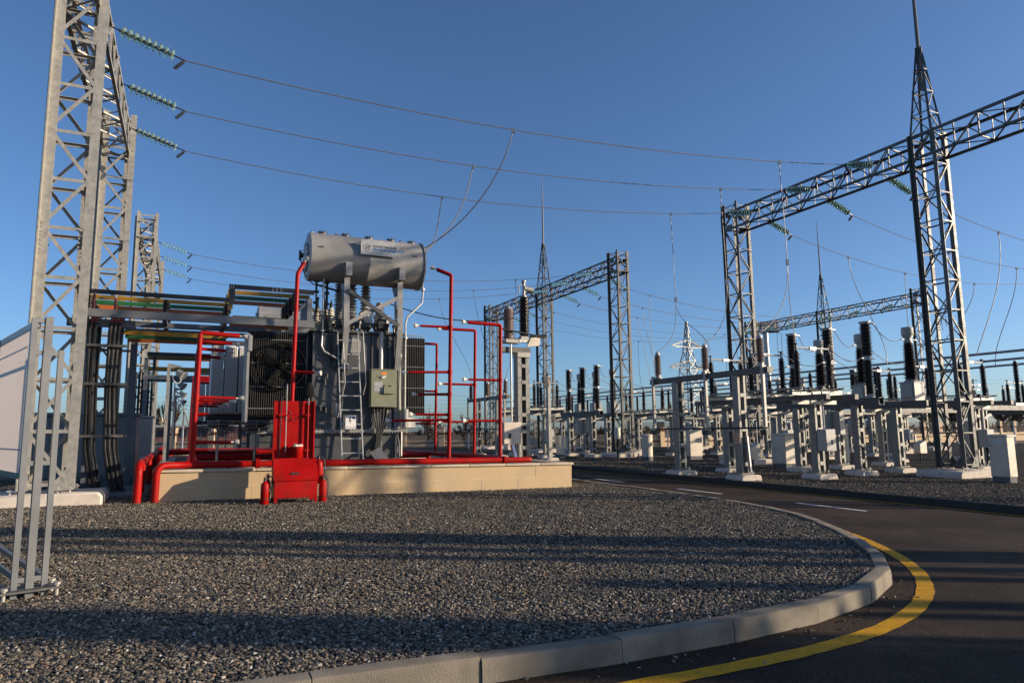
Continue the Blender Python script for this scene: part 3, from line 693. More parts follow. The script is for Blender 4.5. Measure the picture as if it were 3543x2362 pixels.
    MB().tube([(-1.15, .1, 5.75), (-1.15, .1, 4.5), (-1.1, .1, 5.1)], .04, 8).tube([(-.85, .2, 5.75), (-.85, .2, 4.8)], .035, 8).tube([(-1.15, .1, 5.45), (-.85, .2, 5.4), (-.5, .3, 5.35)], .03, 8).build('valve_pipe', 'steel_dark', t)
    for z in (5.55, 5.25, 4.95): MB().lathe([(.075, -.03), (.075, .03)], 10, (-1.15, .1, z)).lathe([(.07, -.03), (.07, .03)], 10, (-.85, .2, z)).build('valve', 'steel_dark', t)
    # silver breather pipes
    MB().tube([(-1.0, -.12, 5.6), (-1.0, -.14, 4.1), (-1.02, -.16, 3.75), (-.95, -.18, 3.6), (-.3, -.2, 3.25)], .024, 8).lathe([(.06, -.02), (.06, .02)], 10, (-1.0, -.14, 4.15)).build('breather_pipe', 'galv_light', t)
    MB().tube([(1.74, yc + .1, 6.75), (1.80, yc - .15, 6.3), (1.80, yc - .2, 5.35), (1.76, yc - .25, 5.1), (1.3, -.25, 4.65), (1.25, -.25, 4.45), (1.25, -.25, 2.0)], .026, 8).lathe([(.06, -.03), (.06, .03)], 10, (1.8, yc - .2, 5.5)).lathe([(.06, -.03), (.06, .03)], 10, (1.25, -.25, 4.05)).build('breather_pipe', 'galv_light', t)
    br = MB().lathe([(.03, .52), (.10, .48), (.10, .2), (.11, .2), (.11, .16), (.075, .16), (.075, 0), (.02, 0)], 18, (1.26, -.25, 1.58)); br.build('breather', 'tank', t)
    MB().lathe([(.03, .4), (.075, .36), (.075, .1), (.05, .0)], 14, (-.60, -.2, 1.85)).build('breather', 'tank', t)
    MB().tube([(.60, -.12, 4.2), (.60, -.12, 3.1)], .06, 12).lathe([(.064, -.01), (.064, .01)], 12, (.60, -.12, 3.55)).build('shaft_tube', 'galv_light', t)
    MB().tube([(1.13, -.02, 3.35), (1.17, -.12, 3.55), (1.14, -.12, 3.8), (1.13, -.12, 2.6), (1.15, -.12, 1.6)], .03, 8).build('conduit', 'galv', t)
    # control cabinet
    cb = MB().b2(.27, .98, -.40, -.13, 2.12, 3.13).build('control_cabinet', 'olive', t, bevel=.012)
    MB().b2(.255, .995, -.415, -.12, 3.13, 3.15).b2(.275, .975, -.408, -.40, 2.14, 3.11).build('door', 'olive', cb)
    MB().b2(.55, .70, -.412, -.408, 3.0, 3.06).build('tag_plate', 'orange', cb)
    MB().b2(.35, .58, -.412, -.408, 2.66, 2.80).b2(.35, .62, -.412, -.408, 2.55, 2.65).build('data_plate', 'plate', cb)
    MB().b2(.60, .90, -.47, -.408, 2.48, 2.67).build('small_box', 'olive', cb, bevel=.006)
    MB().b2(.55, .64, -.45, -.408, 2.90, 2.94).b2(.60, .68, -.43, -.408, 2.95, 2.97).build('handle', 'white', cb)
    for x in (.63, .80): MB().lathe([(.02, 0), (.015, .03)], 8, (x, -.41, 2.70), (0, -1, 0)).build('lock', 'steel_dark', cb)
    text_mesh('lettering', 'ШАОТ', .045, 'ink', cb, frame4((.42, -.4135, 2.93), (1, 0, 0), (0, 0, 1)))
    for k in range(6):
        x = .38 + k * .09
        MB().tube(bez((x, -.28, 2.13), (x, -.3, 1.6), (.55, -.3, 1.7), (.42 + .03 * k, -.25, .95), 12), .02, 6).build('cable', 'black', t)
    MB().bar((.42, -.3, .98), (.62, -.75, .62), .3, .03, (0, 1, 0)).build('cable_tray', 'galv', t)
    # ladder
    ld = MB()
    for x0, x1 in ((-.60, -.46), (-.05, .09)): ld.bar((x0, -.12, 4.15), (x1, -.42, .62), .05, .03, (1, 0, 0))
    lo = ld.build('ladder', 'galv_light', t)
    rungs = MB()
    for k in range(9):
        f = (k + .6) / 9.4; z = 4.15 + (0.62 - 4.15) * f; y = -.12 - .3 * f; xa = -.60 + .14 * f
        MB().bar((xa, y, z), (xa + .55, y, z), .035, .025).build('rung', 'galv_light', lo)
    for x in (-.57, -.02):
        MB().tube([(x, -.14, 4.1), (x + .03, -.28, 4.2), (x + .07, -.32, 4.1), (x + .13, -.46, 2.75), (x + .10, -.30, 2.45)], .016, 7).build('handrail', 'galv_light', lo)
    sg = MB().b2(-.40, -.12, -.43, -.425, 1.55, 1.90).build('warning_plate', 'white', t)
    zz = MB(); zz.add([(-.30, -.432, 1.86), (-.26, -.432, 1.86), (-.28, -.432, 1.78), (-.25, -.432, 1.78), (-.285, -.432, 1.66), (-.275, -.432, 1.75), (-.31, -.432, 1.75)], [(0, 1, 2, 6), (2, 3, 5, 6), (3, 4, 5)])
    zz.lathe([(.035, 0), (.03, .001)], 14, (-.19, -.431, 1.84), (0, -1, 0)); zz.build('lightning_mark', 'ink', sg)
    text_mesh('lettering', 'QALXMA ÖLDÜRƏR', .032, 'ink', sg, frame4((-.39, -.431, 1.58), (1, 0, 0), (0, 0, 1)))
    # patch of sunlight on the tank front, modelled as a paler raised plate
    MB().prism([(-.33, 3.62), (-.33, 3.98), (-.2, 4.05), (.06, 3.95), (.06, 3.64), (-.1, 3.6)], .02, (0, -.012, 0), (1, 0, 0), (0, 0, 1)).build('cover_or_lit_patch', 'tank', t)
    for x, z in ((-.85, 3.0), (-.87, 2.1), (-1.0, 2.15), (-.9, 2.85)):
        MB().tube([(x, -.02, z), (x, -.14, z), (x, -.14, z - .12)], .022, 7).lathe([(.05, 0), (.05, .03)], 8, (x, -.05, z), (0, -1, 0)).build('sampling_valve', 'steel_dark', t)
    # dark bolted plates left of the legs
    for x in (-.72, .82):
        pb = MB().b2(x, x + .16, -.09, -.005, 3.2, 4.1)
        for k in range(7): pb.lathe([(.018, 0), (.018, .03)], 6, (x + .05, -.09, 3.3 + k * .115), (0, -1, 0))
        pb.build('bolted_plate', 'tank_shaded', t)
    return t
tr1 = make_transformer('large grey power transformer with nameplate on its long oil tank')
tr2 = copy_tree(tr1, 'far grey transformer half hidden behind the near one', W3(4.0, 30.6, 0))
# ---------------------------------------------------------------- lattice gantries
ZB = 11.05      # beam centre height
def lattice_tower(root, y, z0, z1, hw, n, legw, brw, single, mat, x=0.):
    c = [(x - hw, y - hw), (x + hw, y - hw), (x + hw, y + hw), (x - hw, y + hw)]
    outn = [V((-1, -1, 0)), V((1, -1, 0)), V((1, 1, 0)), V((-1, 1, 0))]
    pl = MB()
    for cx, cy in c: pl.b2(cx - .14, cx + .14, cy - .14, cy + .14, z0 - .02, z0 + .01)
    for i in range(4):                                    # gusset feet
        cx, cy = c[i]; s = V((-outn[i].x, -outn[i].y, 0))
        pl.prism([(0, 0), (.28, 0), (0, .38)], .012, (cx, cy, z0), (s.x, 0, 0), (0, 0, 1)); pl.prism([(0, 0), (.28, 0), (0, .38)], .012, (cx, cy, z0), (0, s.y, 0), (0, 0, 1))
    tw = pl.build('tower', mat, root)
    J = MB()
    for i in range(4):
        cx, cy = c[i]; fx = V((1, 0, 0)) * (1 if outn[i].x > 0 else -1); fy = V((0, 1, 0)) * (1 if outn[i].y > 0 else -1)
        p, q = V((cx, cy, z0)), V((cx, cy, z1))
        nrm = {0: V((-1, 0, 0)), 1: V((0, -1, 0)), 2: V((1, 0, 0)), 3: V((0, 1, 0))}[i]
        if single: member('leg', p, q, legw, nrm, mat, tw)
        else: J.angle(p, q, legw, nrm)
    hs = (z1 - z0 - .25) / n
    for f in range(4):
        a, b = c[f], c[(f + 1) % 4]; nn = V(((a[1] - b[1]), (b[0] - a[0]), 0)).normalized() * -1
        for k in range(n + 1):
            zz = z0 + .12 + k * hs; p, q = V((*a, zz)), V((*b, zz))
            if single: member('strut', p, q, brw, nn, mat, tw)
            else: J.angle(p, q, brw, nn)
            if k < n:
                up = zz + hs
                if (k + f) % 2: p, q = V((*a, zz)), V((*b, up))
                else: p, q = V((*b, zz)), V((*a, up))
                p, q = p + nn * .012, q + nn * .012
                if single: member('brace', p, q, brw, nn, mat, tw)
                else: J.angle(p, q, brw, nn)
    if not single: J.build('bracing', mat, tw)
    else:
        sp = MB()                                        # bolted splice, two steps up
        for i in range(4):
            cx, cy = c[i]; sx = 1 if outn[i].x > 0 else -1; sy = 1 if outn[i].y > 0 else -1
            zc = z0 + 5.0
            for k in range(8):
                sp.lathe([(.018, 0), (.018, .035)], 6, (cx - sx * .06, cy, zc + (k - 4) * .09), (0, sy, 0)); sp.lathe([(.018, 0), (.018, .035)], 6, (cx, cy - sy * .06, zc + (k - 4) * .09), (sx, 0, 0))
        sp.build('splice_bolts', mat, tw)
    return tw
def lattice_beam(root, y0, y1, zc, hx, hz, pitch, cw, brw, single, mat):
    c = [(-hx, -hz), (hx, -hz), (hx, hz), (-hx, hz)]; n = max(3, int((y1 - y0) / pitch)); st = (y1 - y0) / n
    pl = MB()
    for x in (-hx, hx):
        for yy in (y0 + .5, y1 - .5): pl.b2(x - .008, x + .008, yy - .2, yy + .2, zc - hz - .06, zc - hz + .22).b2(x - .008, x + .008, yy - .2, yy + .2, zc + hz - .22, zc + hz + .06)
    bm_ = pl.build('beam', mat, root); J = MB()
    for i, (x, z) in enumerate(c):
        p, q = V((x, y0, zc + z)), V((x, y1, zc + z)); nrm = V((1 if x > 0 else -1, 0, 0))
        if single: member('chord', p, q, cw, nrm, mat, bm_)
        else: J.angle(p, q, cw, nrm)
    for f in range(4):
        a, b = c[f], c[(f + 1) % 4]; nn = V((b[1] - a[1], 0, -(b[0] - a[0]))).normalized()
        for k in range(n + 1):
            yy = y0 + k * st; p, q = V((a[0], yy, zc + a[1])), V((b[0], yy, zc + b[1]))
            if f in (1, 3) or k % 2 == 0:
                if single: member('strut', p, q, brw, nn, mat, bm_)
                else: J.angle(p, q, brw, nn)
            if k < n:
                if (k + f) % 2: p, q = V((a[0], yy, zc + a[1])), V((b[0], yy + st, zc + b[1]))
                else: p, q = V((b[0], yy, zc + b[1])), V((a[0], yy + st, zc + a[1]))
                if single: member('brace', p, q, brw, nn, mat, bm_)
                else: J.angle(p, q, brw, nn)
    if not single: J.build('bracing', mat, bm_)
    return bm_
def mast(root, y, z0, z1, ztop, hw, mat):
    J = MB(); n = 4; t = .07
    for k in range(n):
        f0, f1 = k / n, (k + 1) / n; h0, h1 = hw * (1 - f0) + t * f0, hw * (1 - f1) + t * f1; za, zb = z0 + (z1 - z0) * f0, z0 + (z1 - z0) * f1
        c0 = [(-h0, -h0), (h0, -h0), (h0, h0), (-h0, h0)]; c1 = [(-h1, -h1), (h1, -h1), (h1, h1), (-h1, h1)]
        for i in range(4):
            nn = V((c0[i][0], c0[i][1], 0)); j = (i + 1) % 4; fn = V((c0[i][0] + c0[j][0], c0[i][1] + c0[j][1], 0))
            J.angle((c0[i][0], y + c0[i][1], za), (c1[i][0], y + c1[i][1], zb), .065, nn)
            J.angle((c1[i][0], y + c1[i][1], zb), (c1[j][0], y + c1[j][1], zb), .04, fn)
            a, b = (i, j) if k % 2 else (j, i)
            J.angle((c0[a][0], y + c0[a][1], za), (c1[b][0], y + c1[b][1], zb), .034, fn)
    ms = J.build('lightning_mast', mat, root)
    MB().tube([(0, y, z1 - 1.6), (0, y, z1 + (ztop - z1) * .5), (0, y, ztop)], .05, 8, rs=[.075, .05, .018]).build('lightning_rod', mat, ms)
def gantry(label, a, bs, single, masts=(), mat='galv', hw=.38, stubs=True, group=None, legw=.14):
    r = thing('steel_gantry', label, 'gantry', W3(a, bs[0], 0), TH, group)
    for i, b in enumerate(bs):
        gz = ground(a, b).z; y = b - bs[0]
        lattice_tower(r, y, gz + .30, ZB + .42 + (.45 if stubs and i in (0, len(bs) - 1) else 0.1), hw, 11, legw, .068 if mat == 'galv' else .044, single, mat)
        ft = MB().prism([(-1.05, -.2), (1.05, -.2), (1.05, .12), (.97, .2), (-.97, .2), (-1.05, .12)], 1.5, (0, y, gz + .02), (1, 0, 0), (0, 0, 1))
        ft.build('footing', 'found', r, bevel=.02)
        an = MB()
        for sx in (-1, 1):
            for sy in (-1, 1):
                for k in (-.1, .1): an.lathe([(.02, 0), (.02, .14)], 6, (sx * (hw + k), y + sy * (hw + .08), gz + .2))
        an.build('anchor_bolts', 'galv_light', r)
        if i in masts: mast(r, y, ZB + .4, ZB + 3.75, ZB + 8.6, hw, mat)
    L = bs[-1] - bs[0]
    lattice_beam(r, -hw - .12, L + hw + .12, ZB, hw + .02, .40, .78, .10 if mat == 'galv' else .085, .05 if mat == 'galv' else .04, single, mat)
    return r
GR = 'lattice gantries of the yard'
gantry('tall galvanised lattice gantry at the left edge beside the white board', -2.45, [16.4, 25.0], True, mat='galv', group=GR, legw=.175)
gantry('smaller looking lattice gantry behind the left edge one, with three hanging wires', -2.1, [36.0, 46.0], False, mat='galv', group=GR)
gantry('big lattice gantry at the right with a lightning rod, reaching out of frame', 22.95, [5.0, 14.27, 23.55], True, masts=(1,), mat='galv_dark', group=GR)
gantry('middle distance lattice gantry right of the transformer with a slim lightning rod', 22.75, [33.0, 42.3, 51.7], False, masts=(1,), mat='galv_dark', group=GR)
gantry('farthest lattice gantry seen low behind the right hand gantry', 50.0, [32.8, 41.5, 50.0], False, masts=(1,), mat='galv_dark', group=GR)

gantry('lattice gantry of an assumed next bay, added out of frame on the right for its shadow', 22.95, [-12.5, -3.2], False, mat='galv_dark', group=GR, legw=.2)  # unseen gantry with widened legs, placed to throw shadow bands on the gravel

# ---------------------------------------------------------------- glass insulator strings and conductors
disc_me = MB().lathe([(.02, -.06), (.045, -.055), (.05, -.02), (.12, .0), (.135, .03), (.13, .045), (.10, .03), (.05, .035), (.03, .06)], 18).mesh('glass_disc', 'glass', ang=60)
capd_me = MB().lathe([(.018, -.075), (.045, -.07), (.048, -.02), (.018, .06), (.016, .075)], 8).mesh('cap_and_pin', 'steel_dark')
def string(label, p, q, n, single, group):
    p, q = V(p), V(q); d = (q - p); L = d.length
    r = bpy.data.objects.new('insulator_string', None); col.objects.link(r); r.location = p; r.rotation_euler = d.to_track_quat('Z', 'Y').to_euler()
    tag(r, label, 'insulator', group)
    lead = .14; st = (L - lead - .26) / n
    J = MB()
    for i in range(n):
        z = lead + st * (i + .5)
        if single: dd = obj('glass_disc', disc_me, r, (0, 0, z)); obj('cap_and_pin', capd_me, dd)
        else: J.lathe([(.02, z - .06), (.12, z - .02), (.135, z + .02), (.05, z + .03)], 10)
    if not single: J.build('glass_discs', 'glass', r, ang=60)
    MB().tube([(0, 0, -.05), (0, 0, lead)], .018, 6).tube([(0, 0, L - .26), (0, 0, L)], .02, 6).build('link', 'steel_dark', r)
    # the ribbed tension clamp with its tail hanging back
    z0 = V((0, 0, L)); dn = (r.rotation_euler.to_matrix().inverted() @ V((0, 0, -1)))
    tail = (dn * .8 + V((0, 0, -.6))).normalized(); cl = MB().tube([z0, z0 + tail * .34], .022, 6)
    for k in range(5): cl.lathe([(.05, -.012), (.05, .012)], 8, z0 + tail * (.08 + k * .055), tail)
    cl.build('tension_clamp', 'steel_dark', r)
    return r
def wire(label, pts, r=.012, group=None, name='conductor', mat='wire', cat='conductor'):
    o0 = V(pts[0]); mb = MB().tube([V(p) - o0 for p in pts], r, 6); o = mb.build(name, mat); o.location = o0
    return tag(o, label, cat, group)
def clamp_on(o, p, h=.12):
    l = V(p) - o.location
    MB().box((l.x, l.y, l.z - .03), (.09, .06, h)).build('clamp', 'galv_light', o)
def at_t(pts, t):
    k = t * (len(pts) - 1); i = min(int(k), len(pts) - 2); return V(pts[i]).lerp(V(pts[i + 1]), k - i)
ordw = ['nearest', 'middle', 'farthest']
spans = []
for i, (bl, br) in enumerate(zip((17.5, 20.4, 23.4), (16.0, 18.8, 22.0))):
    p0, p1 = W3(-1.95, bl, ZB - .1), W3(22.5, br, ZB - .05); d = (p1 - p0).normalized()
    q0 = p0 + d * 1.55 - V((0, 0, .52)); q1 = p1 - d * 1.5 - V((0, 0, .18))
    string('green glass disc string on the left edge gantry, %s' % ('topmost of three', 'second from the top', 'lowest of three')[i], p0, q0, 9, True, 'strings on the left gantry')
    string('dark green glass string before the right gantry beam, %s' % ('nearest the lightning mast', 'middle of three', 'at the beam left end')[i], p1, q1, 9, True, 'strings on the near side of the right gantry')
    pts = sag(q0, q1, .55 + .05 * i, 40); o = wire('long overhead wire above the transformer, %s' % ('uppermost of three', 'second of three', 'lowest of three')[i], pts, .0135, 'wires from left to right gantry'); spans.append((o, pts))
spans2 = []
for i, b in enumerate((10.2, 16.2, 18.9, 22.1)):
    p0, p1 = W3(23.4, b, ZB - .25), W3(49.3, b - .5, ZB - .2); d = (p1 - p0).normalized(); q0 = p0 + d * 1.5 - V((0, 0, .55)); q1 = p1 - d * 1.5 - V((0, 0, .5))
    string('bright glass string behind the right gantry, %s' % ('right of the mast', 'just left of the mast', 'second left of the mast', 'at the beam left end')[i], p0, q0, 9, True, 'strings on the far side of the right gantry')
    pts = sag(q0, q1, 1.3, 36); o = wire('wire running away from the right gantry, %s' % ('rightmost', 'just left of the mast', 'second left of the mast', 'leftmost')[i], pts, .0125, 'wires leaving the right gantry'); spans2.append((o, pts))
spans3 = []
for i, (bl, br) in enumerate(zip((37.4, 40.4, 43.6), (35.0, 37.9, 40.5))):
    p0, p1 = W3(-1.6, bl, ZB - .1), W3(22.3, br, ZB - .05); d = (p1 - p0).normalized(); q0 = p0 + d * 1.55 - V((0, 0, .5)); q1 = p1 - d * 1.5 - V((0, 0, .2))
    string('small far glass string on the second left gantry, %s' % ('top', 'middle', 'bottom')[i], p0, q0, 8, False, 'strings on the second left gantry')
    string('far glass string before the middle gantry beam, %s' % ('rightmost', 'middle', 'leftmost')[i], p1, q1, 8, False, 'strings on the middle gantry')
    pts = sag(q0, q1, .8, 30); o = wire('thin far wire passing behind the oil tank, %s' % ('uppermost', 'middle', 'lowest')[i], pts, .013, 'wires to the middle gantry'); spans3.append((o, pts))
spans4 = []
for i, b in enumerate((35.0, 37.9, 40.6, 44.3, 47.0, 49.6)):
    p0, p1 = W3(23.2, b, ZB - .25), W3(49.5, b - .4, ZB - .2); d = (p1 - p0).normalized(); q0 = p0 + d * 1.5 - V((0, 0, .55)); q1 = p1 - d * 1.5 - V((0, 0, .5))
    string('far glass string on the far side of the middle gantry, %s from the right' % ('first', 'second', 'third', 'fourth', 'fifth', 'sixth')[i], p0, q0, 8, False, 'strings behind the middle gantry')
    string('tiny glass string on the farthest gantry, %s from the right' % ('first', 'second', 'third', 'fourth', 'fifth', 'sixth')[i], p1, q1, 8, False, 'strings on the farthest gantry')
    pts = sag(q0, q1, 1.1, 30); o = wire('far wire between middle and farthest gantry, %s from the right' % ('first', 'second', 'third', 'fourth', 'fifth', 'sixth')[i], pts, .014, 'wires to the farthest gantry'); spans4.append((o, pts))

# ---------------------------------------------------------------- steel columns of the switchyard
bat_me = MB().box((0, 0, 0), (.16, .012, .11)).mesh('batten', 'galv_col')
def column(root, x, y, h, foot=True, mat='galv_col', gap=.115, dep=.25, wch=.075, base=.22):
    c = MB()
    for s in (-1, 1):
        xx = x + s * gap; c.b2(xx - wch / 2, xx + wch / 2, y - dep / 2, y - dep / 2 + .012, base, h); c.b2(xx - wch / 2, xx + wch / 2, y + dep / 2 - .012, y + dep / 2, base, h)
        xo = xx + s * wch / 2; c.b2(xo - .006, xo + .006, y - dep / 2, y + dep / 2, base, h)
    c.b2(x - .24, x + .24, y - .22, y + .22, base - .02, base)
    for sx in (-1, 1):
        for sy in (-1, 1): c.lathe([(.016, 0), (.016, .12)], 6, (x + sx * .2, y + sy * .18, base - .06))
    co = c.build('support_column', mat, root)
    k = 0; z = base + .25
    while z < h - .1:
        for s in (-1, 1): obj('batten', bat_me, co, (x, y + s * (dep / 2 + .004), z))
        z += .52
    if foot:
        MB().prism([(-.40, -.25), (.40, -.25), (.40, .08), (.34, .15), (-.34, .15), (-.40, .08)], .72, (x, y, 0), (1, 0, 0), (0, 0, 1)).build('footing', 'found', root, bevel=.02)
    return co
def sign(root, o, w, h, mat, lines, ex=(1, 0, 0), ink='ink_red'):
    ex = V(ex); ey = V((0, 0, 1)); ez = ex.cross(ey); o = V(o)
    vs = [o + ex * a + ey * b + ez * c for c in (0, .004) for a, b in ((-w / 2, -h / 2), (w / 2, -h / 2), (w / 2, h / 2), (-w / 2, h / 2))]
    s = MB().add(vs, [(3, 2, 1, 0), (4, 5, 6, 7), (0, 1, 5, 4), (1, 2, 6, 5), (2, 3, 7, 6), (3, 0, 4, 7)]).build('label_plate', mat, root)
    n = len(lines); sz = h / (n + .6)
    for i, tx in enumerate(lines):
        text_mesh('lettering', tx, sz, ink, s, frame4(o + ez * .005 + ey * (h / 2 - sz * (i + 1.05)), ex, ey), align='CENTER', depth=.0004)
    return s

def arrester(label, a, b, z, mat='tan_ins', L=.95, group='surge arresters'):
    r = thing('surge_arrester', label, 'arrester', W3(a, b, z), TH, group)
    MB().lathe([(.15, 0), (.15, .03), (.10, .05), (.10, .12)], 14).build('base', 'galv', r)
    insulator(r, (0, 0, .12), L - .2, .075, .135, 17, mat)
    MB().lathe([(.09, 0), (.09, .05), (.05, .07), (.03, .12)], 12, (0, 0, L - .08)).build('cap', 'galv_light', r)
    return r
def arrester_bench(label, a=15.35, b=17.45):
    r = site('arrester_bench', label, 'support frame', a, b)
    column(r, 0, -1.45, 3.15); column(r, 0, 1.45, 3.15)
    MB().b2(-.11, .11, -2.75, 2.85, 3.15, 3.33).build('beam', 'galv_dark', r)
    for y in (-2.6, -.15, 2.6): MB().b2(-.20, -.12, y - .05, y + .05, 1.42, 3.42).build('perforated_strap', 'galv', r)
    MB().tube([(-.16, -2.7, 1.55), (-.16, 2.7, 1.55)], .028, 8).build('earthing_bar', 'steel_dark', r)
    for y in (-2.6, -.15, 2.5): MB().b2(-.26, -.10, y - .12, y + .12, 1.34, 1.5).build('surge_counter', 'steel_dark', r)
    return r
ab1 = arrester_bench('steel bench beside the road carrying three brown arresters')
sign(ab1, (-.185, -1.45, 1.25), .24, .30, 'salmon', ['TR-1', 'OPN', '110 kV'], (0, -1, 0))
MB().bar((.05, -1.7, .25), (.05, -1.62, 1.3), .09, .05, (1, 0, 0)).build('stay', 'galv_light', ab1)
for i, y in enumerate((-2.4, 0., 2.5)): arrester('brown ribbed arrester on the roadside bench, %s' % ('nearest, right', 'middle', 'farthest, left')[i], 15.35, 17.45 + y, 3.25, group='arresters on the roadside bench')
BP = 18.0
for i, y in enumerate((-2.4, 0., 2.5)): arrester('far brown arrester seen behind the red pipes, %s' % ('right', 'middle', 'left')[i], 15.35, 17.45 + BP + y, 3.25, group='arresters on the far bench')
copy_tree(ab1, 'far arrester bench seen behind the red pipes', ground(15.35, 17.45 + BP))

def disconnector(label, a, b):
    r = site('disconnector', label, 'disconnector', a, b)
    column(r, 0, -1.9, 2.3); column(r, 0, 2.0, 2.3)
    MB().b2(-.85, .85, -2.02, -1.78, 2.3, 2.42).b2(-.85, .85, 1.88, 2.12, 2.3, 2.42).build('cross_arm', 'galv', r)
    for x in (-.62, .62): MB().b2(x - .08, x + .08, -2.95, 2.95, 2.42, 2.58).build('beam', 'galv_dark', r)
    for k, y in enumerate((-1.95, 0., 1.95)):
        fr = MB().b2(-1.1, 1.1, y - .1, y + .1, 2.58, 2.60).b2(-1.1, 1.1, y - .1, y - .088, 2.60, 2.74).b2(-1.1, 1.1, y + .088, y + .1, 2.60, 2.74)
        fo = fr.build('pole_frame', 'zinc_frame', r)
        for s in (-1, 1):
            x = s * .72
            MB().lathe([(.11, 0), (.11, .10), (.14, .12), (.14, .15)], 14, (x, y, 2.62)).build('bearing', 'galv', fo)
            insulator(r, (x, y, 2.77), 1.15, .065, .12, 19, 'brown_ins')
            MB().lathe([(.08, 0), (.08, .05), (.03, .07), (.03, .26), (.07, .27), (.07, .3)], 12, (x, y, 3.92)).build('terminal', 'steel_dark', r)
        MB().tube([(-.72, y, 4.08), (-.06, y, 4.08)], .032, 8).tube([(.06, y, 4.08), (.72, y, 4.08)], .032, 8).b2(-.14, .14, y - .045, y + .045, 4.03, 4.13).build('contact_blade', 'galv_light', r)
        MB().tube([(-1.05, y - .16, 2.72), (1.05, y - .16, 2.78)], .02, 7).tube([(-.72, y + .14, 2.7), (.72, y + .14, 2.74)], .016, 7).build('earthing_blade', 'steel_dark', r)
    for x in (-.95, .95, -.45): MB().tube([(x, -2.3, 2.80), (x, 2.3, 2.80)], .02, 7).build('drive_rod', 'galv', r)
    jn = MB(); rnd = random.Random(4)
    for k in range(22):
        x, y = rnd.uniform(-1, 1), rnd.choice((-1.95, 0, 1.95)) + rnd.uniform(-.3, .3); jn.box((x, y, 2.80 + rnd.uniform(-.08, .06)), (rnd.uniform(.04, .14), rnd.uniform(.04, .12), rnd.uniform(.03, .1)), rnd.uniform(0, 3))
    jn.build('linkage', 'steel_dark', r)
    db = MB().b2(-.22, .22, -2.42, -2.10, .85, 1.52).build('drive_box', 'cabgrey', r, bevel=.01)
    MB().b2(-.20, .20, -2.43, -2.42, .88, 1.49).build('door', 'cabgrey', db); MB().b2(.02, .07, -2.45, -2.43, 1.05, 1.2).build('handle', 'ink', db)
    MB().tube([(0, -2.2, 1.52), (0, -2.2, 2.75)], .025, 8).build('drive_shaft', 'galv_light', r)
    for k in range(3): MB().tube(bez((-.05 + .05 * k, -2.25, .85), (-.05 + .05 * k, -2.25, .5), (0, -2.3, .4), (.02 * k, -2.1, .1), 8), .016, 6).build('cable', 'black', r)
    return r
ds1 = disconnector('three pole disconnector on two columns nearest the road bend', 18.0, 17.4)
copy_tree(ds1, 'disconnector beyond the current transformers, left of the lightning mast tower', ground(27.2, 18.0))
copy_tree(ds1, 'far disconnector left of the middle gantry', ground(18.0, 17.4 + BP))
copy_tree(ds1, 'far disconnector beyond the middle gantry legs', ground(27.2, 18.0 + BP))
copy_tree(ds1, 'disconnector at the right edge behind the tubular busbars', ground(42.0, 22.5))
copy_tree(ds1, 'distant disconnector in line with the pylon', ground(42.0, 22.0 + BP))

def breaker(label, a, b):
    r = site('circuit_breaker', label, 'circuit breaker', a, b)
    column(r, 0, -1.0, 2.33); column(r, 0, 1.5, 2.33)
    bm = MB()
    y0, y1 = -1.95, 2.4
    bm.b2(-.13, .13, y0, y1, 2.33, 2.35).b2(-.13, .13, y0, y1, 2.55, 2.57).b2(-.13, -.11, y0, y1, 2.35, 2.55).b2(.11, .13, y0, y1, 2.35, 2.55); bm.build('beam', 'galv_dark', r)
    for y in (-1.55, 0., 1.6):
        MB().lathe([(.17, 0), (.17, .05), (.12, .07), (.12, .12)], 16, (0, y, 2.57)).build('pole_base', 'galv', r)
        insulator(r, (0, y, 2.68), 1.15, .095, .165, 17, 'brown_ins')
        MB().lathe([(.14, 0), (.14, .03), (.12, .035), (.12, .10), (.16, .105), (.16, .13)], 16, (0, y, 3.83)).b2(-.34, -.1, y - .05, y + .05, 3.88, 3.905).b2(.1, .36, y - .05, y + .05, 3.88, 3.905).build('middle_terminal', 'galv_light', r)
        insulator(r, (0, y, 3.96), 1.10, .125, .195, 16, 'brown_ins')
        MB().lathe([(.15, 0), (.17, .02), (.17, .05), (.2, .055), (.2, .085), (.05, .09)], 16, (0, y, 5.06)).b2(.1, .42, y - .06, y + .06, 5.09, 5.115).build('top_terminal', 'galv_light', r)
    cb = MB().b2(-.30, .22, .05, .62, 1.28, 2.2).build('control_cabinet', 'cabgrey', r, bevel=.012)
    MB().b2(-.315, -.30, .08, .59, 1.31, 2.17).build('door', 'cabgrey', cb)
    MB().prism(ellipse(0, 0, .05, .085, 14), .012, (-.32, .42, 1.98), (0, -1, 0), (0, 0, 1)).build('window', 'ink', cb); MB().b2(-.335, -.315, .47, .51, 1.6, 1.72).build('handle', 'ink', cb)
    sign(cb, (-.317, .34, 1.42), .3, .17, 'salmon', ['TR-1', '110 kV'], (0, -1, 0))
    MB().b2(.05, .30, -.25, .04, 1.35, 2.15).build('side_cabinet', 'cabgrey', r, bevel=.01)
    for k in range(5): MB().tube(bez((-.2 + .08 * k, .3, 1.28), (-.2 + .08 * k, .3, 1.1), (0, .6, 1.15), (.05, 1.3, .9), 8), .016, 5).build('cable', 'black', r)
    return r
br1 = breaker('circuit breaker with three tall black two stage poles, nearest right', 20.7, 17.1)
copy_tree(br1, 'far circuit breaker with three black poles left of the middle gantry tower', ground(20.9, 17.1 + 17.2))
copy_tree(br1, 'distant circuit breaker beyond the busbars behind the lightning mast tower', ground(36.5, 28.5))
copy_tree(br1, 'most distant circuit breaker near the pylon', ground(46.0, 42.5))

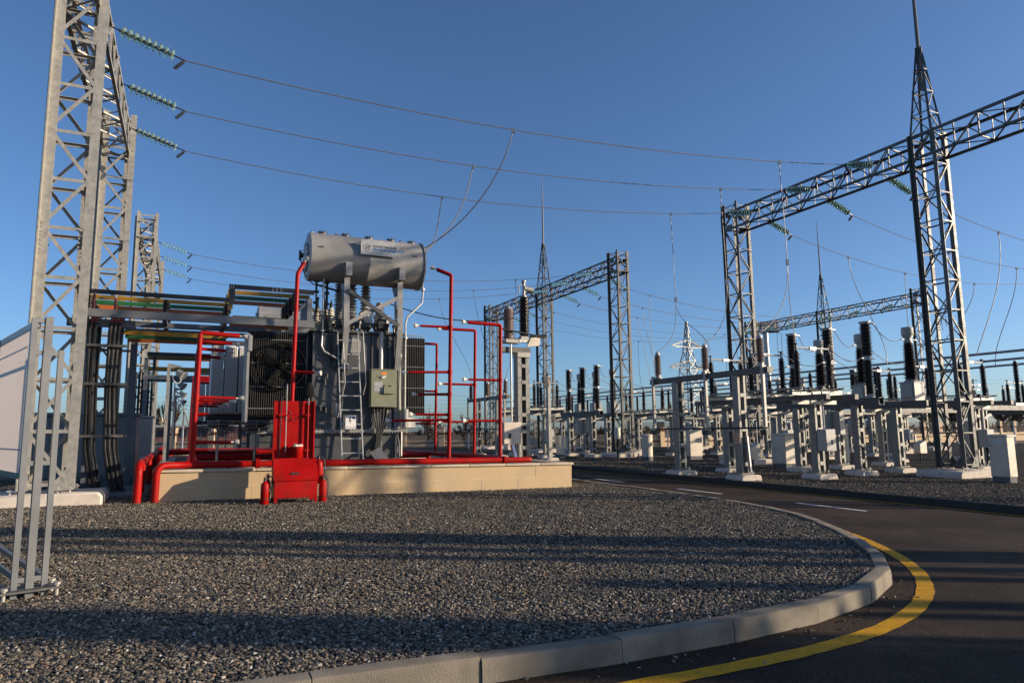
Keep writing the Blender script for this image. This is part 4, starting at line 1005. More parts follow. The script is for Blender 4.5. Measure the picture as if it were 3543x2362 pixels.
def ct_frame(label, a, b):
    r = site('instrument_frame', label, 'support frame', a, b)
    column(r, 0, -1.25, 2.33); column(r, 0, 1.25, 2.33)
    for x in (-.2, .2): MB().b2(x - .05, x + .05, -2.6, 2.5, 2.33, 2.53).build('beam', 'galv_dark', r)
    return r
def ct(label, a, b, z):
    r = thing('current_transformer', label, 'transformer', W3(a, b, z), TH, 'current transformers')
    MB().b2(-.27, .27, -.27, .27, 0, .66).b2(-.30, .30, -.30, .30, .64, .68).build('tank', 'cabgrey', r, bevel=.008)
    MB().b2(-.36, -.27, -.2, .15, .12, .6).build('terminal_box', 'cabgrey', r, bevel=.008)
    sign(r, (-.275, -.02, .45), .2, .2, 'salmon', ['TR-1', 'CT'], (0, -1, 0))
    MB().lathe([(.26, 0), (.22, .04), (.15, .10)], 18, (0, 0, .68)).build('collar', 'galv', r)
    insulator(r, (0, 0, .76), 1.32, .16, .25, 22, 'brown_ins', .22)
    MB().lathe([(.15, 0), (.15, .06), (.12, .07), (.12, .18), (.17, .20), (.17, .26)], 16, (0, 0, 2.08)).build('neck', 'galv', r)
    MB().lathe([(.19, 0), (.20, .02), (.20, .28), (.17, .31), (.02, .315)], 22, (0, 0, 2.34)).build('head', 'cabgrey', r)
    MB().tube([(-.34, 0, 2.20), (.34, 0, 2.20)], .03, 8).b2(-.4, -.3, -.05, .05, 2.19, 2.21).b2(.3, .4, -.05, .05, 2.19, 2.21).build('terminal', 'galv_light', r)
    return r
frm = ct_frame('steel frame under the three near current transformers', 23.4, 17.85); copy_tree(frm, 'far frame under current transformers by the middle gantry', ground(23.4, 17.85 + 19))
for i, b in enumerate((15.9, 17.85, 19.75)):
    ct('black post with grey square tank and drum head, %s of the near row' % ('rightmost', 'middle', 'leftmost')[i], 23.4, b, ground(23.4, b).z + 2.535)
for i, b in enumerate((34.9, 36.85, 38.75)):
    ct('far drum headed post with grey tank beside the middle gantry, %s' % ('right', 'middle', 'left')[i], 23.4, b, ground(23.4, b).z + 2.535)

# tubular busbars on post insulators
BUS = (30.0, 33.6, 36.8); BZ = 4.42
for i, a in enumerate(BUS):
    o0 = W3(a, 6, BZ); o = MB().tube([W3(a, b, BZ) - o0 for b in range(6, 74, 4)], .055, 10).build('busbar_tube', 'alu'); o.location = o0
    tag(o, 'long level aluminium tube busbar running into the yard, %s' % ('nearest', 'middle', 'farthest')[i], 'busbar', 'tubular busbars')
def bus_support(label, b):
    r = site('busbar_support', label, 'support frame', 33.4, b); g = r.location.z
    column(r, -2.6, 0, 2.35); column(r, 2.6, 0, 2.35)
    MB().b2(-4.3, 4.3, -.16, -.06, 2.35, 2.55).b2(-4.3, 4.3, .06, .16, 2.35, 2.55).build('beam', 'galv_dark', r)
    for a in BUS:
        x = a - 33.4
        MB().b2(x - .5, x + .5, -.14, .14, 2.555, 2.68).build('pole_frame', 'zinc_frame', r)
        insulator(r, (x, 0, 2.68), 1.80, .07, .125, 26, 'brown_ins')
        MB().lathe([(.09, 0), (.09, .04), (.05, .05), (.05, .1)], 10, (x, 0, 4.48)).build('cap', 'steel_dark', r)
    return r
bsup = bus_support('busbar support with black posts right behind the lightning mast tower', 17.9)
for b, lab in ((26.0, 'second busbar support, left of the mast tower'), (22.0, 'busbar support between the first two, behind the near breaker'), (30.0, 'busbar support between second and third, behind the bench'), (34.2, 'third busbar support, farther left'), (42.5, 'fourth busbar support near the pylon'), (51.0, 'fifth busbar support right of the middle gantry'), (59.5, 'sixth and smallest busbar support behind the middle gantry')):
    copy_tree(bsup, lab, ground(33.4, b))

copy_tree(ds1, 'disconnector in the gap between near and middle gantries', ground(27.0, 27.2))
copy_tree(ds1, 'far disconnector beyond the busbars right of the pylon', ground(42.0, 31.3))
copy_tree(br1, 'far circuit breaker beyond the busbars left of the mast tower', ground(46.0, 33.0))
copy_tree(br1, 'distant circuit breaker right of the middle gantry legs', ground(38.8, 46.0))
copy_tree(frm, 'far frame under two drum headed posts beyond the busbars', ground(40.0, 36.6))
for i, b in enumerate((35.4, 37.6)): ct('far drum headed post beyond the busbars, %s of two' % ('right', 'left')[i], 40.0, b, ground(40, b).z + 2.535)
copy_tree(ds1, 'distant disconnector behind the middle gantry legs', ground(27.0, 45.5))
copy_tree(ds1, 'most distant disconnector left of the pylon', ground(42.0, 50.0))
copy_tree(ds1, 'distant disconnector just right of the mast tower', ground(47.0, 25.5))
NB = -22.6  # unseen bay copies, added right of frame to shade road and gravel
copy_tree(ds1, 'unseen disconnector of an assumed next bay, added out of frame on the right for shadows', ground(18.0, 17.4 + NB))
copy_tree(br1, 'unseen circuit breaker of an assumed next bay, added out of frame on the right for shadows', ground(20.7, 17.1 + NB))
copy_tree(frm, 'unseen instrument frame of an assumed next bay, added out of frame on the right for shadows', ground(23.4, 17.85 + NB))
# ---------------------------------------------------------------- droppers and jumpers between wires and apparatus
JG = 'jumpers'
def dropper(label, p, q, slack=.35, r=.016, group='droppers', side=(0, 0, 0)):
    p, q = V(p), V(q); h = (q - p); s = V(side)
    pts = bez(p, p + V((0, 0, h.z * .4)) + s * .3, q + V((0, 0, -h.z * .28)) + s + V((-h.x, -h.y, 0)) * .15, q, 18)
    o = wire(label, pts, r, group, 'dropper', 'wire', 'jumper wire'); clamp_on(o, p); return o
hv = [W3(4.2 - .35, 19.6, 5.95), W3(4.2, 19.6, 6.2), W3(4.2 + .42, 19.65, 6.15)]
def xat(pts, a):
    f = lambda p: p.x * CA + p.y * SA
    for p, q in zip(pts, pts[1:]):
        if f(p) <= a <= f(q): return p.lerp(q, (a - f(p)) / (f(q) - f(p)))
    return pts[-1]
for i, (aa, lab) in enumerate(((8.16, 'thick dropper from the uppermost wire to the transformer top'), (8.08, 'dropper from the second wire to the transformer top'), (8.12, 'dropper from the lowest wire to the transformer top'))):
    p = xat(spans[i][1], aa); q = W3(6.2, 19.9 + .2 * i, 5.9)
    pts = bez(p, p + V((-.3, 0, -1.6)), q + V((1.0, .5, .9)), hv[i], 22)
    o = wire(lab, pts, .018, 'droppers to the transformer', 'dropper', 'wire', 'jumper wire'); clamp_on(o, p)
for i, aa in enumerate((18.0, 17.95, 18.1)):
    p = xat(spans[i][1], aa); k = V((p.x + .05, p.y, 7.0 - .1 * i))
    o = wire('long straight dropper hanging beside the road bench, %s' % ('right', 'middle', 'left')[i], bez(p, p + V((0, 0, -1)), k + V((0, 0, 1.4)), k, 14), .013, 'droppers to the bench', 'dropper', 'wire', 'jumper wire'); clamp_on(o, p); clamp_on(o, k, .2)
    q = W3(15.35, 17.45 + (-2.4, 0, 2.5)[i], 4.25)
    wire('curved tail from dropper down to brown arrester, %s' % ('right', 'middle', 'left')[i], bez(k, k + V((0, 0, -1.2)), q + V((.7, .2, .35)), q, 16), .012, 'tails to the arresters', 'jumper', 'wire', 'jumper wire')
    q = W3(17.3, 15.45 + 1.95 * i, 4.2)
    wire('curved tail from dropper down to the disconnector, %s' % ('right', 'middle', 'left')[i], bez(k, k + V((0, 0, -1.3)), q + V((-.1, .1, 1.1)), q, 16), .012, 'tails to the disconnector', 'jumper', 'wire', 'jumper wire')
def jump(label, p, q, dz=.3, r=.012, group='low jumpers'):
    p, q = V(p), V(q); wire(label, bez(p, p.lerp(q, .3) - V((0, 0, dz)), p.lerp(q, .7) - V((0, 0, dz * 1.2)), q, 14), r, group, 'jumper', 'wire', 'jumper wire')
nm3 = ('nearest pole', 'middle pole', 'farthest pole')
for off, nm in ((0., 'near'), (BP, 'far')):
    g = ground(20.7, 17 + off).z
    for i in range(3):
        yb = 17.1 + (-1.55, 0, 1.6)[i] + (off if off == 0 else 17.2); yc = (15.9, 17.85, 19.75)[i] if off == 0 else (34.9, 36.85, 38.75)[i]; yd = 17.4 + (-1.95, 0, 1.95)[i] + off
        jump('pale looping jumper from breaker top to drum head, %s row, %s' % (nm, nm3[i]), W3(21.1, yb, 5.1 + g), W3(23.05, yc, 4.74 + g), .35, group='jumpers breaker to current transformer')
        jump('jumper from disconnector to breaker middle, %s row, %s' % (nm, nm3[i]), W3(18.75, yd, 4.2 + g), W3(20.4, yb, 3.89 + g), .3, group='jumpers disconnector to breaker')
        jump('jumper from drum head on to the next disconnector, %s row, %s' % (nm, nm3[i]), W3(23.75, yc, 4.74 + g), W3(26.45, 18.0 + (-1.95, 0, 1.95)[i] + off, 4.2 + g), .4, group='jumpers leaving the current transformers')
ORD = ('first', 'second', 'third', 'fourth', 'fifth', 'sixth', 'seventh', 'eighth', 'ninth', 'tenth')
def droppers(rows, sp, lab, grp):
    items = sorted([(xat(sp[si][1], aa), W3(ta, tb, tz)) for si, aa, ta, tb, tz in rows], key=lambda t: -t[0].x / t[0].y)
    for i, (p, q) in enumerate(items): dropper(lab % ORD[i], p, q, side=(.35 if i % 2 else -.3, 0, 0), group=grp)
droppers(((0, 33.0, 30.0, 12.0, BZ), (1, 35.5, 33.6, 15.5, BZ), (2, 31.0, 30.0, 19.5, BZ), (2, 36.0, 36.8, 20.5, BZ), (3, 28.5, 27.9, 20.0, 4.2), (3, 32.5, 33.6, 22.5, BZ), (3, 38.0, 36.8, 24.0, BZ), (1, 30.0, 27.9, 16.2, 4.2)), spans2, 'thin dropper from wires behind the right gantry down to busbars, %s from the right', 'droppers')
droppers(((0, 26.5, 26.5, 34.5, 4.1), (1, 28.0, 27.9, 36.5, 4.1), (2, 29.5, 30.0, 40.0, BZ), (0, 33.0, 33.6, 36.0, BZ), (1, 36.0, 36.8, 38.5, BZ), (3, 30.5, 30.0, 44.0, BZ), (4, 33.0, 33.6, 47.0, BZ), (5, 36.0, 36.8, 50.0, BZ), (2, 39.0, 41.3, 40.0, 4.1), (3, 41.0, 42.7, 43.0, 4.1)), spans4, 'far dropper hanging above the distant apparatus, %s from the right', 'far droppers')
for i in range(3):
    p = xat(spans3[i][1], (17.2, 15.8, 14.6)[i]); q = W3(15.35, 17.45 + BP + (-2.4, 0, 2.5)[i], 4.25)
    dropper('far dropper behind the red pipes, %s' % ('right', 'middle', 'left')[i], p, q, side=(.5, 0, 0), group='droppers to the far bench')
wire('sagging black cable from the transformer to the brown neutral post', sag(W3(5.3, 19.8, 5.3), W3(9.4, 19.6, 5.05), .28, 18), .018, None, 'neutral_cable', 'black', 'cable')

# ---------------------------------------------------------------- neutral earthing switch right of the pit
r = site('neutral_earthing_switch', 'tall twin channel post with black and brown insulators right of the transformer', 'switch', 9.75, 19.75)
column(r, 0, 0, 3.95, True, gap=.14, dep=.30, wch=.13, base=.15)
MB().b2(-.75, .28, -.12, .12, 3.95, 4.12).build('cross_arm', 'galv_dark', r)
MB().b2(-.22, .22, -.2, .2, 3.80, 3.95).build('head_plate', 'galv', r)
MB().b2(-.62, -.1, -.16, .16, 4.25, 4.38).b2(-.05, .5, -.1, .1, 4.3, 4.5).build('mechanism', 'galv', r, bevel=.01)
MB().prism([(0, 0), (.45, .05), (.5, .35), (.15, .3)], .06, (.15, -.1, 4.15), (1, 0, 0), (0, 0, 1)).build('bracket_plate', 'cream', r)
insulator(r, (-.42, .05, 4.42), .95, .14, .185, 18, 'tan_ins'); MB().lathe([(.14, 0), (.12, .03), (.05, .05), (.04, .1)], 12, (-.42, .05, 5.37)).build('cap', 'galv', r)
insulator(r, (.12, 0, 4.52), 1.28, .12, .19, 22, 'brown_ins', .05)
MB().lathe([(.09, 0), (.09, .05), (.05, .07), (.05, .5), (.08, .5), (.08, .56)], 12, (.12, 0, 5.8)).tube([(.12, 0, 6.1), (.45, 0, 6.05)], .09, 10).tube([(.12, .0, 6.3), (-.05, 0, 6.2), (-.06, 0, 5.9)], .015, 6).build('top_contact', 'galv', r)
MB().tube([(-.85, -.15, 4.70), (.8, -.15, 4.48)], .03, 8).tube([(-.8, .1, 4.45), (.75, .1, 4.40)], .02, 8).tube([(.3, -.1, 4.5), (.85, -.15, 4.55)], .05, 8).build('moving_arm', 'steel_dark', r)
MB().tube([(-.46, -.18, 4.2), (-.46, -.18, 1.75)], .03, 8).build('drive_shaft', 'galv_light', r)
cbx = MB().b2(-.85, -.25, -.42, -.12, 1.05, 1.72).build('drive_cabinet', 'cream', r, bevel=.012)
MB().b2(-.83, -.27, -.43, -.42, 1.07, 1.70).build('door', 'cream', cbx); MB().b2(-.68, -.60, -.45, -.43, 1.22, 1.38).build('handle', 'ink', cbx)
MB().b2(-.3, .3, -.2, -.16, 1.6, 1.7).build('cabinet_bracket', 'galv', r)
MB().bar((-.52, -.3, 1.03), (-.42, -.5, .4), .13, .08, (1, 0, 0)).build('cable_channel', 'silver', r)
MB().tube([(-.2, -.2, 1.05), (-.2, -.2, .2)], .02, 6).tube(bez((-.35, -.25, 1.05), (-.3, -.3, .8), (-.35, -.2, .6), (-.3, -.1, .2)), .015, 6).build('conduit', 'galv_light', r)
sign(r, (-.02, -.17, 4.33), .25, .09, 'white', ['ABB'], (1, 0, 0), 'ink_red')
r = site('pulley_post', 'lone steel post with a crank wheel right of the pit corner', 'post', 16.4, 30.2)
MB().b2(-.07, .07, -.1, .1, 0, 4.2).b2(-.02, .16, -.02, .02, 0, 1.2).build('post', 'galv', r); MB().lathe([(.02, -.02), (.16, -.02), (.18, 0), (.16, .02), (.02, .02)], 16, (-.2, -.15, 3.75), (0, 1, 0)).b2(-.3, .1, -.1, .1, 3.85, 4.15).build('crank_wheel', 'steel_dark', r)
MB().box((0, 0, .03), (.8, .6, .2)).build('footing', 'found', r, bevel=.03)

# ---------------------------------------------------------------- red fire deluge piping
def elbow(pts, rad, n=6):
    """round the corners of a polyline"""
    P = [V(p) for p in pts]; out = [P[0]]
    for i in range(1, len(P) - 1):
        a, b, c = P[i - 1], P[i], P[i + 1]; k = min(rad, (a - b).length * .49, (c - b).length * .49)
        p, q = b + (a - b).normalized() * k, b + (c - b).normalized() * k
        out += [p * (1 - t)**2 + b * 2 * t * (1 - t) + q * t * t for t in [j / n for j in range(n + 1)]]
    return out + [P[-1]]
fp = site('fire_pipework', 'bright red fire deluge pipes ringing the near transformer', 'pipes', 0, 15.75); fp.location = W3(0, 15.75, .09); tilted(fp)
# local x = a, y = b - 15.75
def fire_ring(fp):
    MB().tube(elbow([(-.80, -.12, -.15), (-.80, -.12, .78), (-.80, 9.3, .78), (6.9, 9.3, .78)], .24), .077, 16).build('ring_main', 'red', fp)
    MB().tube(elbow([(-.48, -.13, -.15), (-.48, -.13, .735), (.0, .14, .735), (8.05, .14, .735), (8.05, .28, .735)], .2), .069, 16).build('front_main', 'red', fp)
    MB().tube(elbow([(7.25, .2, .745), (7.40, .5, .76), (7.40, 9.2, .76)], .2), .07, 14).build('side_main', 'red', fp)
    MB().tube([(.2, 6.2, .70), (7.35, 6.2, .70)], .09, 12).build('rear_main', 'red', fp)
    for x, y in ((-.80, 1.4), (-.80, 4.5), (-.80, 7.5), (3.2, 6.2), (5.6, 6.2), (1.2, 6.2), (3.6, 3.0), (7.40, 3.1), (7.40, 6.4)):
        MB().tube([(x, y, .1), (x, y, .74)], .06, 10).build('pipe_post', 'red', fp)
    fl = MB()
    for x in (1.42, 1.47): fl.lathe([(.115, -.02), (.115, .02)], 18, (x, .14, .735), (1, 0, 0))
    for k in range(8): fl.lathe([(.014, -.05), (.014, .05)], 6, (1.445, .14 + .098 * math.cos(k * .785), .735 + .098 * math.sin(k * .785)), (1, 0, 0))
    fl.build('pipe_flange', 'red', fp)
    MB().lathe([(.10, 0), (.10, .06)], 16, (7.28, .14, .735), (1, 0, 0)).build('pipe_coupling', 'red', fp)
    def nozzle(par, p, d):
        d = V(d).normalized(); p = V(p)
        MB().lathe([(.016, -.10), (.02, 0), (.028, .0), (.05, .02), (.062, .085), (.055, .09), (.02, .05)], 14, p, d).build('nozzle', 'white_ins', par)
    def riser(x, y, zt, arms, r=.045, z0=.74, top=None):
        pts = [(x, y, z0), (x, y, zt)] + (top or [])
        ro = MB().tube(elbow(pts, .06, 3), r, 12).build('riser', 'red', fp)
        for z, vec in arms:
            MB().lathe([(r + .012, -.05), (r + .012, .05)], 12, (x, y, z)).build('coupling', 'red', ro); q = V((x, y, z)) + V(vec); MB().tube([(x, y, z), q], .032, 10, rs=[.036, .030]).build('branch', 'red', ro); nozzle(ro, q + V(vec).normalized() * .07, vec)
        if top: nozzle(ro, V(top[-1]) + (V(top[-1]) - V(pts[-2])).normalized() * .07, V(top[-1]) - V(pts[-2]))
    for k, y in enumerate((.14, 1.6, 3.2, 5.0)):
        vx = (.78, .72, .66, .60)[k]
        riser(.16, y, 3.52, [(2.14, (vx, .1, 0))] + ([(1.20, (vx - .05, .1, 0))] if k == 0 else []), .05 if k == 0 else .04, top=[(.16 + vx, y + .08, 3.50)])
    MB().b2(.06, .26, .1, 3.7, .78, .83).build('riser_bracket', 'red', fp)
    riser(2.10, .14, 5.0, [(2.75, (.42, -.25, -.02))], .048, top=[(2.25, .22, 5.3)])
    riser(5.83, .14, 5.35, [(4.02, (-.75, .1, .0)), (2.9, (-1.05, .1, -.04)), (2.35, (-.68, .4, 0)), (1.85, (-.8, .2, 0)), (1.72, (-1.3, .5, -.02))], .048, top=[(5.50, .30, 5.50)])
    riser(7.40, 2.35, 4.35, [(2.78, (-.9, .1, 0)), (1.72, (-.9, .1, 0))], .042, top=[(6.45, 2.45, 4.35)])
    riser(7.40, 5.7, 4.35, [(2.78, (-.9, .1, 0)), (1.72, (-.9, .1, 0))], .042, top=[(6.5, 5.8, 4.35)])
    riser(7.40, .58, 4.25, [(2.78, (-.85, .1, 0)), (1.72, (-.85, .1, 0))], .046, top=[(6.50, .65, 4.27)])
fire_ring(fp)
fp2 = site('fire_pipework', 'red fire pipes of the far transformer glimpsed behind', 'pipes', 0, 28.0); fp2.location = W3(0, 28.0, .09); tilted(fp2)
MB().tube(elbow([(-.80, -.12, -.15), (-.80, -.12, .78), (-.80, 9.3, .78)], .28), .115, 12).build('ring_main', 'red', fp2)
MB().tube(elbow([(-.48, -.13, -.15), (-.48, -.13, .745), (.0, .14, .745), (8.05, .14, .745)], .22), .105, 12).build('front_main', 'red', fp2)
for k, y in enumerate((.14, 1.25, 2.4, 3.6)): MB().tube([(.16, y, .75), (.16, y, 3.52), (.8, y, 3.5)], .04, 8).tube([(.16, y, 2.14), (.85, y, 2.14)], .03, 8).build('riser', 'red', fp2)

# ---------------------------------------------------------------- fire point: red stand, sand box, tools, bucket, extinguishers
fs = site('fire_point_stand', 'red fire point board with sloping lidded sand box', 'fire stand', 2.07, 14.48)
# local origin: centre of the box front, y into the scene
hw_ = .415
bx = MB()
bx.prism([(0, .10), (.0, .46), (.26, .86), (.56, .86), (.56, .10)], .83, (0, 0, 0), (0, 1, 0), (0, 0, 1))
bo = bx.build('sand_box', 'red', fs, bevel=.006)
MB().prism([(-.012, .44), (.255, .868), (.52, .868), (.52, .875), (.25, .882), (-.024, .448)], .86, (0, 0, 0), (0, 1, 0), (0, 0, 1)).build('lid', 'red', bo)
for x in (-.385, .385):
    for y in (.03, .53): MB().b2(x - .03, x + .03, y - .03, y + .03, -.02, .10).build('leg', 'red', fs)
MB().b2(-.10, .06, .04, .06, .56, .60).box((-.02, .058, .585), (.18, .03, .022)).build('lid_handle', 'steel_dark', bo)
pn = MB().b2(-hw_, hw_, .56, .585, .60, 2.06).b2(-hw_, -hw_ + .03, .50, .56, .86, 2.06).b2(hw_ - .03, hw_, .46, .56, .86, 2.06).build('back_panel', 'red', fs)
for x, z in ((-.27, 1.76), (-.17, 1.76), (.27, 1.76), (.27, 1.03)): MB().b2(x - .05, x + .05, .47, .56, z - .02, z + .02).build('tool_clip', 'red', pn)
MB().tube([(-.09, .55, 1.84), (-.08, .5, 1.70), (.0, .5, 1.66), (.04, .5, 1.72)], .009, 6).build('hook', 'steel_dark', pn)
sv = thing('shovel', 'black bladed shovel with red shaft clipped on the fire board', 'shovel', fs.matrix_basis @ V((.27, .48, .88)), TH)
MB().tube([(0, 0, 0), (0, 0, 1.16)], .018, 8).build('shaft', 'red', sv); MB().tube([(0, 0, 1.1), (0, 0, 1.3)], .024, 8).build('socket', 'steel_dark', sv)
bl = MB(); n = 9; rowsb = [(1.24, .05), (1.28, .10), (1.36, .115), (1.46, .105), (1.53, .07), (1.57, .02)]
for z, h in rowsb:
    for j in range(n): u = -1 + 2 * j / (n - 1); bl.v.append((u * h, -.03 * (1 - u * u) - .1 * max(0, z - 1.4), z))
bl.f = [(i * n + j, i * n + j + 1, (i + 1) * n + j + 1, (i + 1) * n + j) for i in range(len(rowsb) - 1) for j in range(n - 1)]
nv = len(bl.v); bl.v += [(x, y + .006, z) for x, y, z in bl.v]; bl.f += [tuple(nv + k for k in reversed(f)) for f in bl.f]
bl.build('blade', 'fan_shade_black', sv)
cw = thing('crowbar', 'thin steel crowbar clipped on the fire board', 'crowbar', fs.matrix_basis @ V((-.17, .48, 1.0)), TH); MB().tube([(0, 0, 0), (0, 0, 1.36), (.0, -.02, 1.42)], .011, 7, rs=[.011, .011, .005]).build('bar', 'galv_light', cw)
hk = thing('fire_hook', 'black fire hook with a curled top on the fire board', 'hook', fs.matrix_basis @ V((-.29, .48, .95)), TH); MB().tube([(0, 0, 0), (.02, 0, 1.1)] + [(.06 - .05 * math.cos(t), 0, 1.13 + .06 * math.sin(t)) for t in (.3, .9, 1.6, 2.2, 2.9)], .012, 7).build('bar', 'steel_dark', hk)
bk = thing('fire_bucket', 'red conical bucket of rags standing on the sand box', 'bucket', fs.matrix_basis @ V((.06, .40, .87)), TH)
MB().lathe([(.085, 0), (.09, .005), (.125, .24), (.132, .245), (.118, .24), (.084, .02)], 22, cap=True).build('pail', 'red', bk)
rg = random.Random(2)
for k in range(9):
    MB().lathe([(.01, -.03), (.035, -.02), (.04, .01), (.02, .03), (.005, .035)], 7, (rg.uniform(-.08, .08), rg.uniform(-.07, .07), .24 + rg.uniform(-.01, .04)), (rg.uniform(-1, 1), rg.uniform(-1, 1), 1)).build('rag', ('white', 'olive', 'cream')[k % 3], bk)
def extinguisher(label, loc, rz, tilt=0., k=1.):
    r = thing('fire_extinguisher', label, 'extinguisher', loc, rz, 'extinguishers at the fire point'); r.rotation_euler = (0, tilt, rz); r.scale = (k, k, k)
    b = MB().lathe([(.072, 0), (.078, .01), (.078, .36), (.07, .40), (.04, .43), (.025, .44), (.025, .46)], 22).build('cylinder', 'red', r)
    MB().b2(.078, .0795, -.03, .03, .24, .30).build('label_plate', 'white', b)
    MB().lathe([(.03, 0), (.03, .05), (.015, .06)], 10, (0, 0, .455)).b2(-.02, .02, -.09, .03, .50, .512).b2(-.015, .015, -.08, .03, .53, .54).build('valve', 'steel_dark', r)
    MB().tube([(0, -.08, .54), (0, .02, .535)], .008, 6).build('lever', 'red', r)
    MB().tube(bez((.03, 0, .49), (.14, 0, .5), (.11, -.02, .25), (.085, -.02, .06), 12), .011, 7).build('hose', 'black', r)
    MB().lathe([(.082, -.008), (.084, 0), (.082, .008)], 22, (0, 0, .11), cap=False).build('strap', 'black', r)
    return r
gz = ground(1.5, 14.4).z
extinguisher('red extinguisher standing left of the sand box, in front', W3(1.47, 14.42, gz), TH + .2)
extinguisher('red extinguisher leaning behind, left of the sand box', W3(1.50, 14.78, gz + .02), TH - .5, .14, 1.05)
extinguisher('red extinguisher standing right of the sand box on the gravel', W3(2.62, 14.62, ground(2.6, 14.6).z), TH)
extinguisher('red extinguisher hung high on the right side of the sand box', W3(2.565, 14.72, .42), TH, -.05, 1.1)

# ---------------------------------------------------------------- painted busbar bridge from the left gantry to the transformer
bb = site('busbar_bridge', 'steel bridge with yellow green orange and black painted busbars', 'busbar bridge', 0, 18.6); bb.location.z = 0
# local x = a, y = b - 18.6, z absolute
for k, (m_, y) in enumerate((('bus_black', -.20), ('bus_yellow', .55), ('bus_green', 1.30), ('bus_orange', 2.05))):
    MB().b2(-2.35, .95, y - .006, y + .006, 4.75, 4.86).build('busbar', m_, bb)
    MB().b2(.85, .99, y - .02, y - .006, 4.70, 5.22).build('riser_bar', m_, bb)
    MB().b2(.92, 2.95, y - .006, y + .006, 5.10, 5.22).build('busbar', m_, bb)
    if k: MB().b2(-1.5, .9, y - .006 + .1, y + .006 + .1, 3.92 - .0 * k, 4.03).build('busbar', ('bus_orange', 'bus_yellow', 'bus_green', 'bus_orange')[k], bb); MB().b2(1.0, 2.6, y - .006, y + .006, 4.44, 4.54).build('busbar', m_, bb)
    bolt = MB()
    for x in (1.9, 2.0, 2.1, .9, .95):
        for z in (5.13, 5.19): bolt.lathe([(.014, 0), (.014, .02)], 6, (x + .1 * k, y - .006, z), (0, -1, 0))
    bolt.build('bolts', 'galv_light', bb)
for x in (-2.15, -.55, .82):
    for y in (-.20, .55, 1.30, 2.05): insulator(bb, (x, y, 4.40), .31, .045, .085, 6, 'brown_ins')
for x in (2.45,):
    for y in (-.20, .55, 1.30, 2.05): insulator(bb, (x, y, 4.62), .48, .045, .095, 8, 'brown_ins')
MB().b2(-2.4, 2.95, -.42, -.30, 4.18, 4.36).build('beam', 'frame_grey', bb)
MB().b2(-1.9, 1.9, 1.15, 1.25, 4.20, 4.34).build('beam', 'beam_grey', bb)
MB().b2(-1.6, 1.9, 2.45, 2.55, 4.20, 4.34).build('beam', 'beam_grey', bb)
for x in (-.58, .80): MB().b2(x - .05, x + .05, -.30, 2.6, 4.24, 4.38).build('cross_beam', 'beam_grey', bb)
MB().b2(2.75, 2.87, -.42, .8, 4.36, 4.95).build('end_post', 'beam_grey', bb); MB().bar((2.3, -.36, 4.36), (2.8, -.36, 4.9), .06).build('stay', 'beam_grey', bb)
for x, y in ((-2.3, -.36), (-2.3, 2.5), (-1.35, 2.5)):
    MB().b2(x - .08, x + .08, y - .08, y + .08, .1, 4.2).build('post', 'galv' if y < 0 else 'beam_grey', bb)
MB().b2(-2.6, -1.2, .0, .1, 4.0, 4.18).b2(-2.45, -2.25, -.4, 2.6, 4.05, 4.18).build('cable_bracket', 'beam_grey', bb)
cbun = site('power_cables', 'thick bundle of black power cables rising beside the left gantry', 'cables', -1.75, 19.0); g = cbun.location.z
rnd = random.Random(12)
for k in range(14):
    ix, iy = k % 5, k // 5; x0 = -.36 + ix * .105 + (.18 if ix > 1 else 0) + rnd.uniform(-.02, .02); y0 = -.5 + iy * .36
    MB().tube([(x0 + .30 + rnd.uniform(-.05, .1), y0 - .15, .02 - g), (x0 + .18, y0 - .08, .3), (x0 + .05, y0, 1.0), (x0 + rnd.uniform(-.03, .03), y0, 2.4), (x0 + rnd.uniform(-.02, .02), y0, 3.75), (x0 + .02, y0 + .05, 3.95)], .042, 9).build('cable', 'black', cbun)
    zt = 4.75 if k in (0, 7) else 4.28
    MB().tube([(x0 + .02, y0 + .05, 3.9), (x0 + .03, y0 + .1, zt - .12)], .03, 9).build('cable_end', 'red_sleeve', cbun); MB().tube([(x0 + .03, y0 + .1, zt - .12), (x0 + .03, y0 + .1, zt)], .028, 8).build('cable_lug', 'galv_light', cbun)
for z in (1.3, 2.5, 3.4): MB().b2(-.62, .45, -.62, -.56, z - .03, z + .03).b2(-.62, .45, .42, .46, z - .03, z + .03).build('cable_cleat', 'galv_dark', cbun)
sl = MB().b2(-1.35, -.1, 0, 3.4, -.2, .04); sb = site('cable_slab', 'dark flat cover slab at the foot of the black cables', 'slab', -.6, 17.1); sb2 = sl.build('slab', 'paver', sb, bevel=.015)
MB().b2(-1.3, -.15, .05, 1.6, .04, .055).b2(-1.3, -.15, 1.7, 3.3, .04, .055).build('cover_or_lit_patch', 'paver', sb)
